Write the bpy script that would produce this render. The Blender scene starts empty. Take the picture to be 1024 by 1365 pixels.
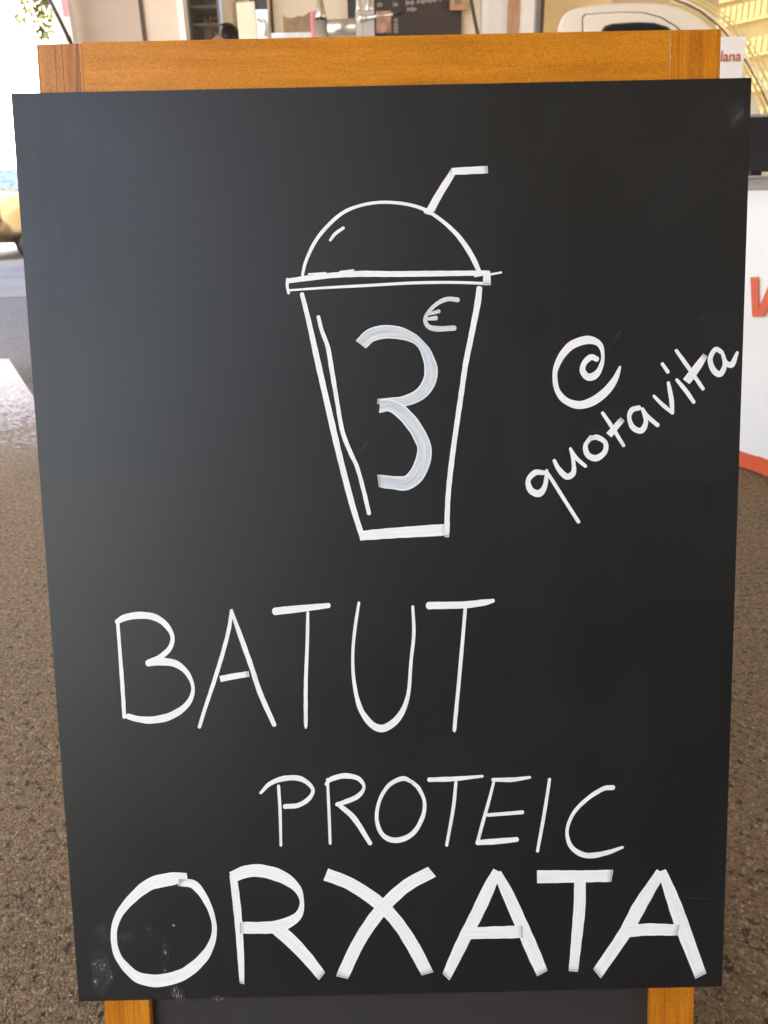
import bpy, bmesh, math, random
import numpy as np
from mathutils import Vector, Matrix, Quaternion
random.seed(7)
S = bpy.context.scene
COL = S.collection
rad = math.radians

# ------------------------------------------------------------------ camera
F = 1025.0; CX, CY = 512.0, 682.5          # focal length / centre in photo pixels
Xb = np.array([0.99975123, -0.02223597, 0.00174365]); Yb = np.array([0.01965973, 0.99282185, 0.11797572])
Yb -= Xb * (Xb @ Yb); Yb /= np.linalg.norm(Yb); Zb = np.cross(Xb, Yb)
BETA = rad(15.72)                          # backward lean of the sandwich board
Wx = np.array([1, 0, 0.]); Wy = np.array([0, -math.sin(BETA), -math.cos(BETA)]); Wz = np.cross(Wx, Wy)
RM = np.outer(Wx, Xb) + np.outer(Wy, Yb) + np.outer(Wz, Zb)
CAM = np.array([0, 0, .9])
TL = CAM + RM @ (np.array([-0.5030011, -0.56321954, 1.03737651]) * .6)
def ray(x, y): return RM @ np.array([(x - CX) / F, (y - CY) / F, 1.])
def G(x, y, z=0.):
    d = ray(x, y); return CAM + d * (z - CAM[2]) / d[2]
def P(x, y, Y):
    d = ray(x, y); return CAM + d * Y / d[1]
def B(x, y, off=0.):
    n = -Wz; o = TL + n * off; d = ray(x, y); t = ((o - CAM) @ n) / (d @ n); p = CAM + d * t - o
    return p @ Wx, p @ Wy

cam = bpy.data.cameras.new("camera"); co = bpy.data.objects.new("camera", cam); COL.objects.link(co)
cam.sensor_fit = 'VERTICAL'; cam.sensor_height = 24.0; cam.lens = F / 1365 * 24.0
cam.clip_start = 0.02; cam.clip_end = 2000
M = Matrix.Identity(4)
for i in range(3):
    M[i][0] = RM[i, 0]; M[i][1] = -RM[i, 1]; M[i][2] = -RM[i, 2]; M[i][3] = CAM[i]
co.matrix_world = M
cam.dof.use_dof = True; cam.dof.focus_distance = 0.665; cam.dof.aperture_fstop = 8.5
S.camera = co

# ------------------------------------------------------------------ light
SUN_EL, SUN_AZ = rad(50), rad(155)         # azimuth clockwise from +Y : behind the camera, to the right
w = bpy.data.worlds.new("World"); S.world = w; w.use_nodes = True
nt = w.node_tree; bg = nt.nodes["Background"]
sky = nt.nodes.new("ShaderNodeTexSky"); sky.sky_type = 'NISHITA'; sky.sun_disc = False
sky.sun_elevation = SUN_EL; sky.sun_rotation = SUN_AZ; sky.air_density = 0.8; sky.dust_density = 5.0; sky.ozone_density = 0.9
nt.links.new(sky.outputs[0], bg.inputs[0]); bg.inputs[1].default_value = 0.15
sl = bpy.data.lights.new("sun", 'SUN'); sl.energy = 3.2; sl.angle = rad(.5); sl.color = (1, .93, .82)
so = bpy.data.objects.new("sun", sl); COL.objects.link(so)
sd = Vector((math.sin(SUN_AZ) * math.cos(SUN_EL), math.cos(SUN_AZ) * math.cos(SUN_EL), math.sin(SUN_EL)))
so.rotation_euler = sd.to_track_quat('Z', 'Y').to_euler(); so.location = (4, -6, 9)
vs = S.view_settings; vs.view_transform = 'Standard'; vs.look = 'None'; vs.gamma = 1; vs.exposure = 2.75
S.cycles.use_denoising = True
S.cycles.max_bounces = 8; S.cycles.diffuse_bounces = 5
S.cycles.sample_clamp_indirect = 6

# ------------------------------------------------------------------ materials
class NM:
    def __init__(s, name, rough=.6, spec=.5, metal=0.):
        s.m = bpy.data.materials.new(name); s.m.use_nodes = True; s.t = s.m.node_tree
        s.b = s.t.nodes["Principled BSDF"]; s.b.inputs["Roughness"].default_value = rough
        s.b.inputs["Specular IOR Level"].default_value = spec; s.b.inputs["Metallic"].default_value = metal
    def n(s, typ, **kw):
        nd = s.t.nodes.new("ShaderNode" + typ)
        for k, v in kw.items():
            if k in nd.inputs.keys() if hasattr(nd.inputs, 'keys') else False: nd.inputs[k].default_value = v
            else: setattr(nd, k, v)
        return nd
    def l(s, a, b): s.t.links.new(a, b)
    def coord(s, scale=(1, 1, 1), out="Object"):
        tc = s.n("TexCoord"); mp = s.n("Mapping"); mp.inputs["Scale"].default_value = scale
        s.l(tc.outputs[out], mp.inputs[0]); return mp.outputs[0]
    def noise(s, vec, scale, detail=4, rough=.55):
        nd = s.n("TexNoise"); nd.inputs["Scale"].default_value = scale; nd.inputs["Detail"].default_value = detail
        nd.inputs["Roughness"].default_value = rough; s.l(vec, nd.inputs["Vector"]); return nd.outputs[0]
    def ramp(s, fac, stops):
        nd = s.n("ValToRGB"); e = nd.color_ramp.elements
        while len(e) < len(stops): e.new(.5)
        for el, (p, c) in zip(e, stops): el.position = p; el.color = (*c, 1) if len(c) == 3 else c
        s.l(fac, nd.inputs[0]); return nd.outputs[0]
    def mix(s, fac, a, b, mode='MIX'):
        nd = s.n("Mix"); nd.data_type = 'RGBA'; nd.blend_type = mode
        for v, i in ((fac, 0), (a, 6), (b, 7)):
            if hasattr(v, 'node'): s.l(v, nd.inputs[i])
            else: nd.inputs[i].default_value = v if i == 0 else ((*v, 1) if len(v) == 3 else v)
        return nd.outputs[2]
    def math(s, op, a, b=0., c=0.):
        nd = s.n("Math"); nd.operation = op
        for i, v in enumerate((a, b, c)):
            if hasattr(v, 'node'): s.l(v, nd.inputs[i])
            else: nd.inputs[i].default_value = v
        return nd.outputs[0]
    def rng(s, v, a, b, c=0., d=1.):
        nd = s.n("MapRange"); s.l(v, nd.inputs[0])
        for i, x in enumerate((a, b, c, d)): nd.inputs[i + 1].default_value = x
        return nd.outputs[0]
    def base(s, c):
        if hasattr(c, 'node'): s.l(c, s.b.inputs["Base Color"])
        else: s.b.inputs["Base Color"].default_value = (*c, 1)
        return s
    def bump(s, h, strength=.3, dist=.001):
        nd = s.n("Bump"); nd.inputs["Strength"].default_value = strength; nd.inputs["Distance"].default_value = dist
        s.l(h, nd.inputs["Height"]); s.l(nd.outputs[0], s.b.inputs["Normal"])

def plain(name, c, rough=.55, var=.08, scale=6., metal=0., spec=.5, bump=.0):
    m = NM(name, rough, spec, metal); v = m.coord()
    n = m.noise(v, scale, 5)
    lo = tuple(x * (1 - var) for x in c); hi = tuple(min(1, x * (1 + var)) for x in c)
    m.base(m.ramp(n, [(.3, lo), (.7, hi)]))
    if bump: m.bump(m.noise(v, scale * 20, 3), bump, .002)
    return m.m

def wood_mat(name, axis, lo, mid, hi, streaks=0., rough=.34):
    m = NM(name, rough, .28)
    sc = {'z': (90, 90, 5), 'x': (5, 90, 90)}[axis]
    v = m.coord(sc); n1 = m.noise(v, 1.0, 6, .6)
    v2 = m.coord(tuple(x * 4.5 for x in sc)); n2 = m.noise(v2, 1.0, 3, .7)
    v3 = m.coord((4, 4, 4)); n3 = m.noise(v3, 1.6, 3)
    pores = m.noise(m.coord({'z': (900, 900, 330), 'x': (420, 900, 900)}[axis]), 1.0, 2)
    a = m.math('ADD', m.math('MULTIPLY', n1, .6), m.math('MULTIPLY', n3, .4))
    c = m.ramp(a, [(.34, lo), (.5, mid), (.64, hi)])
    c = m.mix(m.rng(n2, .5, .75, 0, .3), c, tuple(x * .55 for x in lo))
    c = m.mix(m.rng(pores, .54, .70, 0, .40), c, tuple(x * .6 for x in lo))
    c = m.mix(m.rng(pores, .46, .32, 0, .28), c, tuple(min(1, x * 1.25 + .03) for x in hi))
    if streaks:
        g1 = m.noise(m.coord((130, 3, 1.2)), 1.0, 1, .5); g2 = m.noise(m.coord((46, 2, .9)), 1.0, 2, .5)
        ln = m.rng(m.math('ABSOLUTE', m.math('SUBTRACT', g1, .50)), .035, .0, 0, 1)
        c = m.mix(m.math('MULTIPLY', ln, streaks * .95), c, (.12, .038, .008))
        c = m.mix(m.rng(g2, .52, .70, 0, streaks * .55), c, (.20, .065, .012))
    m.base(c)
    m.bump(m.math('ADD', n2, m.math('MULTIPLY', pores, .6)), .16, .0006)
    m.b.inputs["Coat Weight"].default_value = .04; m.b.inputs["Coat Roughness"].default_value = .3
    return m.m

def slate_mat(name, base, rough):
    m = NM(name, rough, .58); m.b.inputs['Specular Tint'].default_value = (.92, 1., 1., 1); v = m.coord()
    n = m.noise(v, 5, 6, .6); f = m.noise(v, 900, 2)
    n2 = m.noise(m.coord((60, 1, 2.2)), 1.0, 5, .65)
    c = m.ramp(n, [(.3, tuple(x * .88 for x in base)), (.7, tuple(x * 1.12 for x in base))])
    c = m.mix(m.rng(n2, .5, .8, 0, .22), c, tuple(x * 1.7 for x in base))
    m.base(c)
    m.l(m.math('ADD', m.rng(n, .3, .7, rough - .05, rough + .05), m.rng(n2, .5, .8, 0, .05)), m.b.inputs["Roughness"])
    m.bump(f, .10, .0004)
    return m.m

def paint_mat(name, thin):
    m = NM(name, .5, .35)
    at = m.n("Attribute"); at.attribute_name = "uvs"
    mp = m.n("Mapping"); mp.inputs["Scale"].default_value = (22, 9, 1); m.l(at.outputs["Vector"], mp.inputs[0])
    st = m.noise(mp.outputs[0], 1.0, 5, .65)
    mp2 = m.n("Mapping"); mp2.inputs["Scale"].default_value = (60, 2, 1); m.l(at.outputs["Vector"], mp2.inputs[0])
    bl = m.noise(mp2.outputs[0], 1.0, 3)
    white, grey = (.86, .90, .88), (.52, .58, .57)
    if thin: white, grey = (.68, .75, .76), (.36, .44, .46)
    fac = m.math('MULTIPLY', m.rng(st, .38, .68), .85 if thin else .42)
    c = m.mix(fac, white, grey)
    c = m.mix(m.rng(bl, .5, .8, 0, .3 if thin else .14), c, grey)
    # the thick rim a paint marker leaves along both sides of a stroke
    sx = m.n("SeparateXYZ"); m.l(at.outputs["Vector"], sx.inputs[0])
    ev = m.math('ABSOLUTE', m.math('SUBTRACT', sx.outputs[1], .5))
    c = m.mix(m.rng(ev, .36, .47, 0, .6), c, (.88, .92, .90))
    # a pool of half dry paint where a broad stroke stops
    en = m.n("Attribute"); en.attribute_name = "endd"
    c = m.mix(m.rng(en.outputs["Fac"], .0048, .0030, 0, .42), c, (.42, .50, .55))
    line = m.math('MULTIPLY', m.rng(en.outputs["Fac"], .0004, .0010), m.rng(en.outputs["Fac"], .0019, .0012))
    c = m.mix(m.math('MULTIPLY', line, .75), c, (.16, .19, .23))
    m.base(c); m.bump(st, .25, .0003)
    return m.m

def smear_mat(name, col, lo, hi, scale, stretch=(1, 1, 1), amount=1., rough=.5, fall=(.5, .1)):
    """patchy dried paint / rubbed dirt: noise decides where it stays"""
    m = NM(name, rough, .4)
    at = m.n("Attribute"); at.attribute_name = "uvs"
    mp = m.n("Mapping"); mp.inputs["Scale"].default_value = stretch; m.l(m.coord(), mp.inputs[0])
    n = m.noise(mp.outputs[0], scale, 5, .7)
    sx = m.n("SeparateXYZ"); m.l(at.outputs["Vector"], sx.inputs[0])
    ex = m.math('POWER', m.math('ABSOLUTE', m.math('SUBTRACT', sx.outputs[0], .5)), 2.)
    ey = m.math('POWER', m.math('ABSOLUTE', m.math('SUBTRACT', sx.outputs[1], .5)), 2.)
    k = m.math('MULTIPLY', m.rng(m.math('SQRT', m.math('ADD', ex, ey)), *fall), amount)
    a = m.math('MULTIPLY', m.rng(n, lo, hi), k)
    m.base(col); m.l(a, m.b.inputs["Alpha"])
    return m.m

def asphalt_mat(name, tint, pale, fade=None):
    m = NM(name, .66, .4); v = m.coord()
    nd = m.n("TexNoise"); nd.inputs["Scale"].default_value = 210; nd.inputs["Detail"].default_value = 3; m.l(v, nd.inputs["Vector"])
    vm = m.n("VectorMath"); vm.operation = 'MULTIPLY_ADD'; m.l(nd.outputs["Color"], vm.inputs[0]); vm.inputs[1].default_value = (.006, .006, .006); m.l(v, vm.inputs[2])
    def vor(scale, feat='F1'):
        q = m.n("TexVoronoi"); q.feature = feat; q.inputs["Scale"].default_value = scale; m.l(vm.outputs[0], q.inputs["Vector"]); return q
    a, b, e = vor(230), vor(480), vor(230, 'DISTANCE_TO_EDGE')
    n = m.noise(v, 110, 6, .7); nb = m.noise(v, 1.7, 5); nf = m.noise(v, 430, 3); pit = m.noise(v, 75, 4, .65)
    sa = m.n("SeparateColor"); m.l(a.outputs["Color"], sa.inputs[0])
    c = m.ramp(sa.outputs[0], [(.0, tuple(x * .62 for x in tint)), (.5, tint), (.9, tuple(x * 1.35 for x in tint)), ])
    c = m.mix(m.rng(sa.outputs[1], .91, .95, 0, .8), c, pale)
    c = m.mix(m.rng(n, .46, .34, 0, .85), c, tuple(x * .24 for x in tint))
    c = m.mix(m.rng(nf, .52, .68, 0, .5), c, tuple(x * 1.9 for x in tint))
    c = m.mix(m.rng(e.outputs["Distance"], .10, .0, 0, .45), c, tuple(x * .35 for x in tint))
    c = m.mix(m.rng(pit, .45, .37, 0, .95), c, (tint[0] * .16, tint[1] * .13, tint[2] * .08))
    c = m.mix(m.rng(nb, .3, .75, 0, .22), c, tuple(x * .72 for x in tint))
    m.base(c)
    h = m.math('ADD', m.math('MULTIPLY', m.rng(a.outputs["Distance"], 0, .8, 1, 0), .7), m.math('MULTIPLY', n, 1.1))
    h = m.math('ADD', h, m.math('MULTIPLY', m.rng(b.outputs["Distance"], 0, .8, 1, 0), .4))
    h = m.math('ADD', h, m.rng(pit, .30, .42, -1.2, 0))
    m.bump(h, 1.0, .0075)
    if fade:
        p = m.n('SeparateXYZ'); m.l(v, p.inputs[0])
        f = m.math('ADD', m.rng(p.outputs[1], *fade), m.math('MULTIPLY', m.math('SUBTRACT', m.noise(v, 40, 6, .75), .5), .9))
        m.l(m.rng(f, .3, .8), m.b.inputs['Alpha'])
    return m.m

MAT = dict(
    rail=wood_mat("stained wood rail", 'x', (.40, .150, .008), (.52, .200, .010), (.60, .245, .016)),
    stile=wood_mat("stained wood stile", 'z', (.36, .115, .006), (.52, .185, .008), (.62, .25, .014), .4),
    stile_dark=wood_mat("striped wood stile", 'z', (.31, .115, .016), (.44, .175, .024), (.54, .235, .04), .85),
    slate=slate_mat("black chalkboard", (.0048, .0060, .0060), .44),
    slate_low=slate_mat("lower black panel", (.026, .025, .025), .5),
    paint=paint_mat("white marker paint", False), paint_thin=paint_mat("thin white marker paint", True),
    asphalt=asphalt_mat("brown asphalt", (.330, .216, .090), (.66, .49, .28)),
    painted_glare=asphalt_mat("grey painted glare", (.30, .30, .30), (.55, .55, .54), (2.9, 5.2)),
    palestone=plain("added pale ground", (.55, .53, .50), .7, .1, 1.5),
    concrete=plain("grey paving", (.20, .19, .185), .6, .18, 1.5, bump=.2),
    road=plain("pale road", (.42, .40, .37), .6, .1, 1.2, bump=.2),
    cream=plain("cream laminate", (.66, .55, .40), .45, .05, 2),
    taupe=plain("beige laminate", (.47, .375, .285), .5, .06, 2),
    white=plain("white painted metal", (.82, .79, .72), .4, .04, 3),
    paper=plain("white paper", (.87, .85, .79), .6, .05, 9),
    card=plain("ivory card", (.82, .78, .56), .5, .06, 8),
    steel=plain("brushed steel", (.76, .74, .69), .30, .06, 30, metal=.8),
    dark=plain("dark metal", (.045, .038, .033), .4, .1, 8),
    brown=plain("brown metal", (.10, .055, .03), .4, .1, 8),
    bluish=plain("grey aluminium", (.45, .46, .50), .3, .05, 8, metal=.8),
    black=plain("black plastic", (.018, .018, .022), .35, .15, 12),
    menu=plain("brown black menu board", (.055, .042, .036), .55, .12, 7),
    chalk=plain("faded chalk", (.42, .39, .36), .8, .1, 40),
    photo=plain("printed photo of food", (.50, .30, .22), .4, .6, 14),
    batten=wood_mat("pale pine", 'z', (.45, .24, .13), (.56, .33, .19), (.64, .42, .27)),
    ochre=plain("ochre wall paint", (.85, .68, .36), .7, .07, 1.2),
    tan=plain("warm beige board", (.62, .48, .28), .6, .07, 1.5),
    van=plain("cream van paint", (.75, .68, .53), .25, .03, 2),
    rubber=plain("tyre rubber", (.018, .018, .018), .8, .2, 20),
    yellowtrim=plain("yellowed trim", (.72, .58, .24), .35, .08, 12),
    orange=plain("orange red vinyl", (.72, .11, .035), .35, .05, 6),
    red=plain("red print", (.45, .085, .03), .5, .05, 6),
    vinyl=plain("white vinyl", (.88, .86, .76), .4, .04, 3),
    greyrail=plain("grey rail", (.34, .33, .30), .4, .06, 10),
    carpaint=plain("tan car paint", (.19, .130, .058), .25, .03, 2),
    chrome=plain("lamp reflector", (.75, .74, .72), .12, .05, 30, metal=1.),
    facade=plain("yellow stone", (.33, .25, .088), .75, .12, 1.0, bump=.2),
    facade_pale=plain("pale yellow slats", (.43, .34, .13), .7, .08, 2.0),
    plaster=plain("white plaster", (.78, .76, .72), .8, .04, .8),
    bark=plain("grey bark", (.16, .12, .09), .9, .3, 12, bump=.5),
    leaf=plain("yellow green leaf", (.085, .095, .010), .5, .3, 3),
    skin=plain("skin", (.58, .33, .24), .5, .05, 8),
    hair=plain("black hair", (.014, .010, .009), .4, .3, 40),
    cloth=plain("dark apron cloth", (.05, .05, .055), .8, .1, 20),
    paperbag=plain("kraft paper", (.36, .25, .15), .8, .2, 18, bump=.3),
    fridge=plain("fridge liner", (.62, .64, .60), .4, .05, 8), pale=plain("pale cream wall", (.86, .78, .61), .6, .05, 2),
    pink=plain("pink print", (.78, .30, .30), .5, .1, 20),
    grey=plain("grey picture", (.24, .25, .24), .5, .3, 14),
    gravel=plain("small stones", (.27, .19, .12), .8, .7, 30),
    wall=plain("added dark wall", (.07, .05, .03), .9, .2, 1.0),
    roof=plain("added shade roof boards", (.46, .34, .20), .8, .15, 1.0),
)
def glass_mat():
    m = bpy.data.materials.new("window glass"); m.use_nodes = True; t = m.node_tree; t.nodes.clear()
    o = t.nodes.new("ShaderNodeOutputMaterial"); a = t.nodes.new("ShaderNodeBsdfTransparent"); g = t.nodes.new("ShaderNodeBsdfGlossy")
    fr = t.nodes.new("ShaderNodeFresnel"); fr.inputs[0].default_value = 1.6; mx = t.nodes.new("ShaderNodeMixShader")
    a.inputs[0].default_value = (.86, .90, .88, 1); g.inputs["Roughness"].default_value = .05
    t.links.new(fr.outputs[0], mx.inputs[0]); t.links.new(a.outputs[0], mx.inputs[1]); t.links.new(g.outputs[0], mx.inputs[2]); t.links.new(mx.outputs[0], o.inputs[0])
    return m
MAT['glass'] = glass_mat()
MAT['darkglass'] = plain("dark window glass", (.02, .022, .022), .06, .1, 3)
MAT['skyglass'] = plain("windscreen glass", (.075, .105, .125), .35, .05, 3)

# ------------------------------------------------------------------ object helpers
def tag(o, label=None, cat=None, group=None, kind=None):
    for k, v in (('label', label), ('category', cat), ('group', group), ('kind', kind)):
        if v: o[k] = v
    return o
def empty(name, loc, label, cat, group=None, rot=(0, 0, 0)):
    o = bpy.data.objects.new(name, None); COL.objects.link(o); o.location = loc; o.rotation_euler = rot
    o.empty_display_size = .05
    return tag(o, label, cat, group)
def link(name, me, mat, parent=None):
    o = bpy.data.objects.new(name, me); COL.objects.link(o)
    if mat: me.materials.append(MAT[mat] if isinstance(mat, str) else mat)
    if parent: o.parent = parent
    return o
def finish(name, bm, mat, parent=None, bevel=0., seg=2, smooth=False, inv=None):
    """parts are modelled in world space; inv = parent's world->local matrix"""
    if bevel:
        bmesh.ops.bevel(bm, geom=[e for e in bm.edges if len(e.link_faces) == 2 and e.calc_face_angle(0) > .5], offset=bevel, segments=seg, affect='EDGES', profile=.6, clamp_overlap=True)
    if inv is None and parent is not None:
        inv = (Matrix.Translation(parent.location) @ parent.rotation_euler.to_matrix().to_4x4()).inverted()
        q = parent.parent
        if q is not None:
            inv = (Matrix.Translation(q.location) @ q.rotation_euler.to_matrix().to_4x4() @ Matrix.Translation(parent.location) @ parent.rotation_euler.to_matrix().to_4x4()).inverted()
    if inv is not None: bmesh.ops.transform(bm, matrix=inv, verts=bm.verts)
    bmesh.ops.recalc_face_normals(bm, faces=bm.faces)
    me = bpy.data.meshes.new(name); bm.to_mesh(me); bm.free()
    if smooth:
        for p in me.polygons: p.use_smooth = True
    return link(name, me, mat, parent)
ID = Matrix.Identity(4)
def addbox(bm, x0, x1, y0, y1, z0, z1, mat4=None):
    v = [bm.verts.new(q) for q in ((x0, y0, z0), (x1, y0, z0), (x1, y1, z0), (x0, y1, z0), (x0, y0, z1), (x1, y0, z1), (x1, y1, z1), (x0, y1, z1))]
    for f in ((0, 3, 2, 1), (4, 5, 6, 7), (0, 1, 5, 4), (1, 2, 6, 5), (2, 3, 7, 6), (3, 0, 4, 7)): bm.faces.new([v[i] for i in f])
    if mat4 is not None: bmesh.ops.transform(bm, matrix=mat4, verts=v)
    return v
def box(name, mat, parent, x0, x1, y0, y1, z0, z1, bevel=.002, local=False, seg=2):
    bm = bmesh.new(); addbox(bm, x0, x1, y0, y1, z0, z1)
    return finish(name, bm, mat, parent, bevel, seg, inv=ID if local else None)
def addtube(bm, pts, r, n=12, caps=True):
    pts = [Vector(p) for p in pts]; rr = r if isinstance(r, (list, tuple)) else [r] * len(pts); rings = []
    prev = None
    for i, p in enumerate(pts):
        t = (pts[min(i + 1, len(pts) - 1)] - pts[max(i - 1, 0)]).normalized()
        a = prev if prev is not None else (Vector((0, 0, 1)) if abs(t.z) < .9 else Vector((1, 0, 0)))
        a = (a - t * a.dot(t)).normalized(); prev = a; b = t.cross(a)
        rings.append([bm.verts.new(p + (a * math.cos(k * math.tau / n) + b * math.sin(k * math.tau / n)) * rr[i]) for k in range(n)])
    for A, Bq in zip(rings, rings[1:]):
        for k in range(n): bm.faces.new((A[k], A[(k + 1) % n], Bq[(k + 1) % n], Bq[k]))
    if caps: bm.faces.new(rings[0][::-1]); bm.faces.new(rings[-1])
def tube(name, mat, parent, pts, r, n=12, local=False):
    bm = bmesh.new(); addtube(bm, pts, r, n)
    o = finish(name, bm, mat, parent, inv=ID if local else None)
    for p in o.data.polygons: p.use_smooth = len(p.vertices) == 4
    return o
def prism(name, mat, parent, poly, y0, y1, bevel=.0, seg=3, frame=None, smooth=False):
    """poly in (x,z), extruded from y0 to y1"""
    bm = bmesh.new()
    a = [bm.verts.new((x, y0, z)) for x, z in poly]; b = [bm.verts.new((x, y1, z)) for x, z in poly]
    bm.faces.new(a[::-1]); bm.faces.new(b); n = len(poly)
    for i in range(n): bm.faces.new((a[i], a[(i + 1) % n], b[(i + 1) % n], b[i]))
    if frame is not None: bmesh.ops.transform(bm, matrix=frame, verts=bm.verts)
    return finish(name, bm, mat, parent, bevel, seg, smooth)
def px(x, Y, y=30): return P(x, y, Y)[0]
def pz(y, Y, x=500): return P(x, y, Y)[2]

# ================================================================== ground
def sheet(name, x0, x1, y0, y1, z, mat, nx=1, ny=1):
    bm = bmesh.new(); vv = [[bm.verts.new((x0 + (x1 - x0) * i / nx, y0 + (y1 - y0) * j / ny, z)) for i in range(nx + 1)] for j in range(ny + 1)]
    for j in range(ny):
        for i in range(nx): bm.faces.new((vv[j][i], vv[j][i + 1], vv[j + 1][i + 1], vv[j + 1][i]))
    return tag(finish(name, bm, mat), kind='structure')
sheet("ground", -400, 400, -400, 400, 0., 'asphalt')
sheet("pavement", -30, -1.2, 8.05, 13.6, .004, 'concrete')
sheet("added_pale_ground", -60, -1.25, -30, -.7, .004, 'palestone')  # unseen pale ground, added to brighten the sheen on the board's left
sheet("painted_glare", -30, -1.05, 2.6, 8.0, .004, 'painted_glare')  # grazing sky glare painted as a grey fading sheet over brown asphalt
sheet("road", -60, 60, 13.65, 19, .004, 'road')
# worn white marking paint plus ground glare, both put into one fading white
m = NM("worn road paint with painted glare", .6, .4); v = m.coord()
sx = m.n("SeparateXYZ"); m.l(v, sx.inputs[0])
nz = m.noise(v, 60, 6, .78); nb = m.noise(m.coord((1.0, 3.2, 1)), 3.0, 4)
edge = m.rng(sx.outputs[1], 2.05, 4.5)
k = m.math('ADD', m.math('ADD', edge, m.math('MULTIPLY', m.math('SUBTRACT', nz, .5), 2.2)), m.math('MULTIPLY', m.math('SUBTRACT', nb, .5), .35))
m.l(m.rng(k, .28, .80, 0, .97), m.b.inputs["Alpha"]); m.base((.72, .72, .71)); m.bump(nz, .6, .004)
bm = bmesh.new(); a, b = G(12, 480), G(40, 523)
dirv = (b - a) / (a[1] - b[1])
q = a + dirv * (a[1] - 1.7)
bm.faces.new([bm.verts.new((x, y, .008)) for x, y in ((-7, a[1] + .12), (a[0], a[1]), (q[0], 1.7), (-7, 1.7))])
tag(finish("marking_with_glare", bm, m.m), kind='structure')
# loose grit
bm = bmesh.new()
for i in range(5200):
    y = .15 + 2.9 * random.random() ** 1.6; x = random.choice((-1, 1)) * (.28 + random.random() * (.25 + y * .45))
    r = random.uniform(.0012, .0034) * (1.5 if random.random() < .07 else 1)
    c = Vector((x, y, r * .25)); rot = Quaternion(Vector((random.random(), random.random(), random.random())).normalized(), random.random() * 6)
    vs_ = [bm.verts.new(c + rot @ Vector((dx * r * random.uniform(.7, 1.5), dy * r * random.uniform(.6, 1.1), dz * r * random.uniform(.4, .9)))) for dx, dy, dz in ((1, 0, 0), (-1, 0, 0), (0, 1, 0), (0, -1, 0), (0, 0, 1), (0, 0, -1))]
    for f in ((0, 2, 4), (2, 1, 4), (1, 3, 4), (3, 0, 4), (2, 0, 5), (1, 2, 5), (3, 1, 5), (0, 3, 5)): bm.faces.new([vs_[k] for k in f])
tag(finish("loose_gravel", bm, 'gravel'), 'small tan stones loose on the brown asphalt', 'gravel', kind='stuff')

# ================================================================== unseen roof and walls (added to shade the ground and shape the board's sheen)
R0 = empty("added_shade_roof", (3.5, 1, 0), "unseen flat timber roof on steel posts added to shade the stalls", "canopy")
box("roof", 'roof', R0, -1.7, 9.5, -12, 13, 4.3, 4.45, 0)
box("added_roof_wing", 'roof', R0, -5.2, -1.71, 2.2, 10.3, 4.3, 4.45, 0)  # wing added to shade the ground ahead on the left
for x, y in ((-1.6, -11.8), (9.3, -6.5), (9.3, 12.8), (-5.0, 10.1)):
    tube("post", 'dark', R0, [(x, y, 0), (x, y, 4.3)], .07)
W0 = empty("added_dark_wall", (5, -7, 0), "dark brown added dark wall behind the viewer", "wall")
box("wall_panel", 'wall', W0, -2.8, 10, -7.2, -7, 0, 4.25, 0)

Y0 = empty("added_bounce_wall", (-8, -8, 0), "pale plastered yard wall left behind the viewer", "wall")
box("wall_panel", 'plaster', Y0, -8.2, -8, -16, -1, 0, 4.2, 0)  # pale reflector added out of view to lift the board's sheen

# ================================================================== sandwich board (wooden A-frame)
L = TL[2] / math.cos(BETA)                     # length along the board from its top edge to the ground
base_pt = TL + Wy * L + Wx * .3
AB = empty("sandwich_board", tuple(base_pt), "orange stained wooden A-frame easel standing on asphalt behind the lettered chalkboard", "easel", rot=(-BETA, 0, 0))
YF = .0065; TH = .022
def lx(u): return u - .3
def lz(v): return L - v
box("top_rail", 'rail', AB, lx(.0575), lx(.5360), YF - .0006, YF + TH, lz(.032), lz(-.0412), .0012, True)
box("stile", 'stile_dark', AB, lx(.0206), lx(.0571), YF, YF + TH, lz(.06), lz(-.0405), .0012, True)
tag(bpy.data.objects.get("stile"), "striped left stile")
box("stile", 'stile', AB, lx(.0208), lx(.0627), YF, YF + TH - .001, 0.001, lz(.0605), .0012, True)
box("stile", 'stile', AB, lx(.5364), lx(.5768), YF, YF + TH, 0.001, lz(-.0412), .0012, True)
box("bottom_rail", 'rail', AB, lx(.0631), lx(.5360), YF + .001, YF + TH - .002, lz(.99), lz(.93), .0012, True)
box("lower_panel", 'slate_low', AB, lx(.0600), lx(.5400), YF + .009, YF + .014, lz(.95), lz(.03), 0, True)
bm = bmesh.new()
for a_, b_ in (((.092, .845), (.103, .8085)), ):
    q = [(.085, .86), (.094, .86), (.110, .806), (.104, .806)]
    bm.faces.new([bm.verts.new((lx(u), YF + .0087, lz(v))) for u, v in q])
o = finish("wiped_smear", bm, smear_mat("grey wiped smear", (.10, .11, .12), .2, .6, 40, amount=.9), AB, inv=ID)
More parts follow.
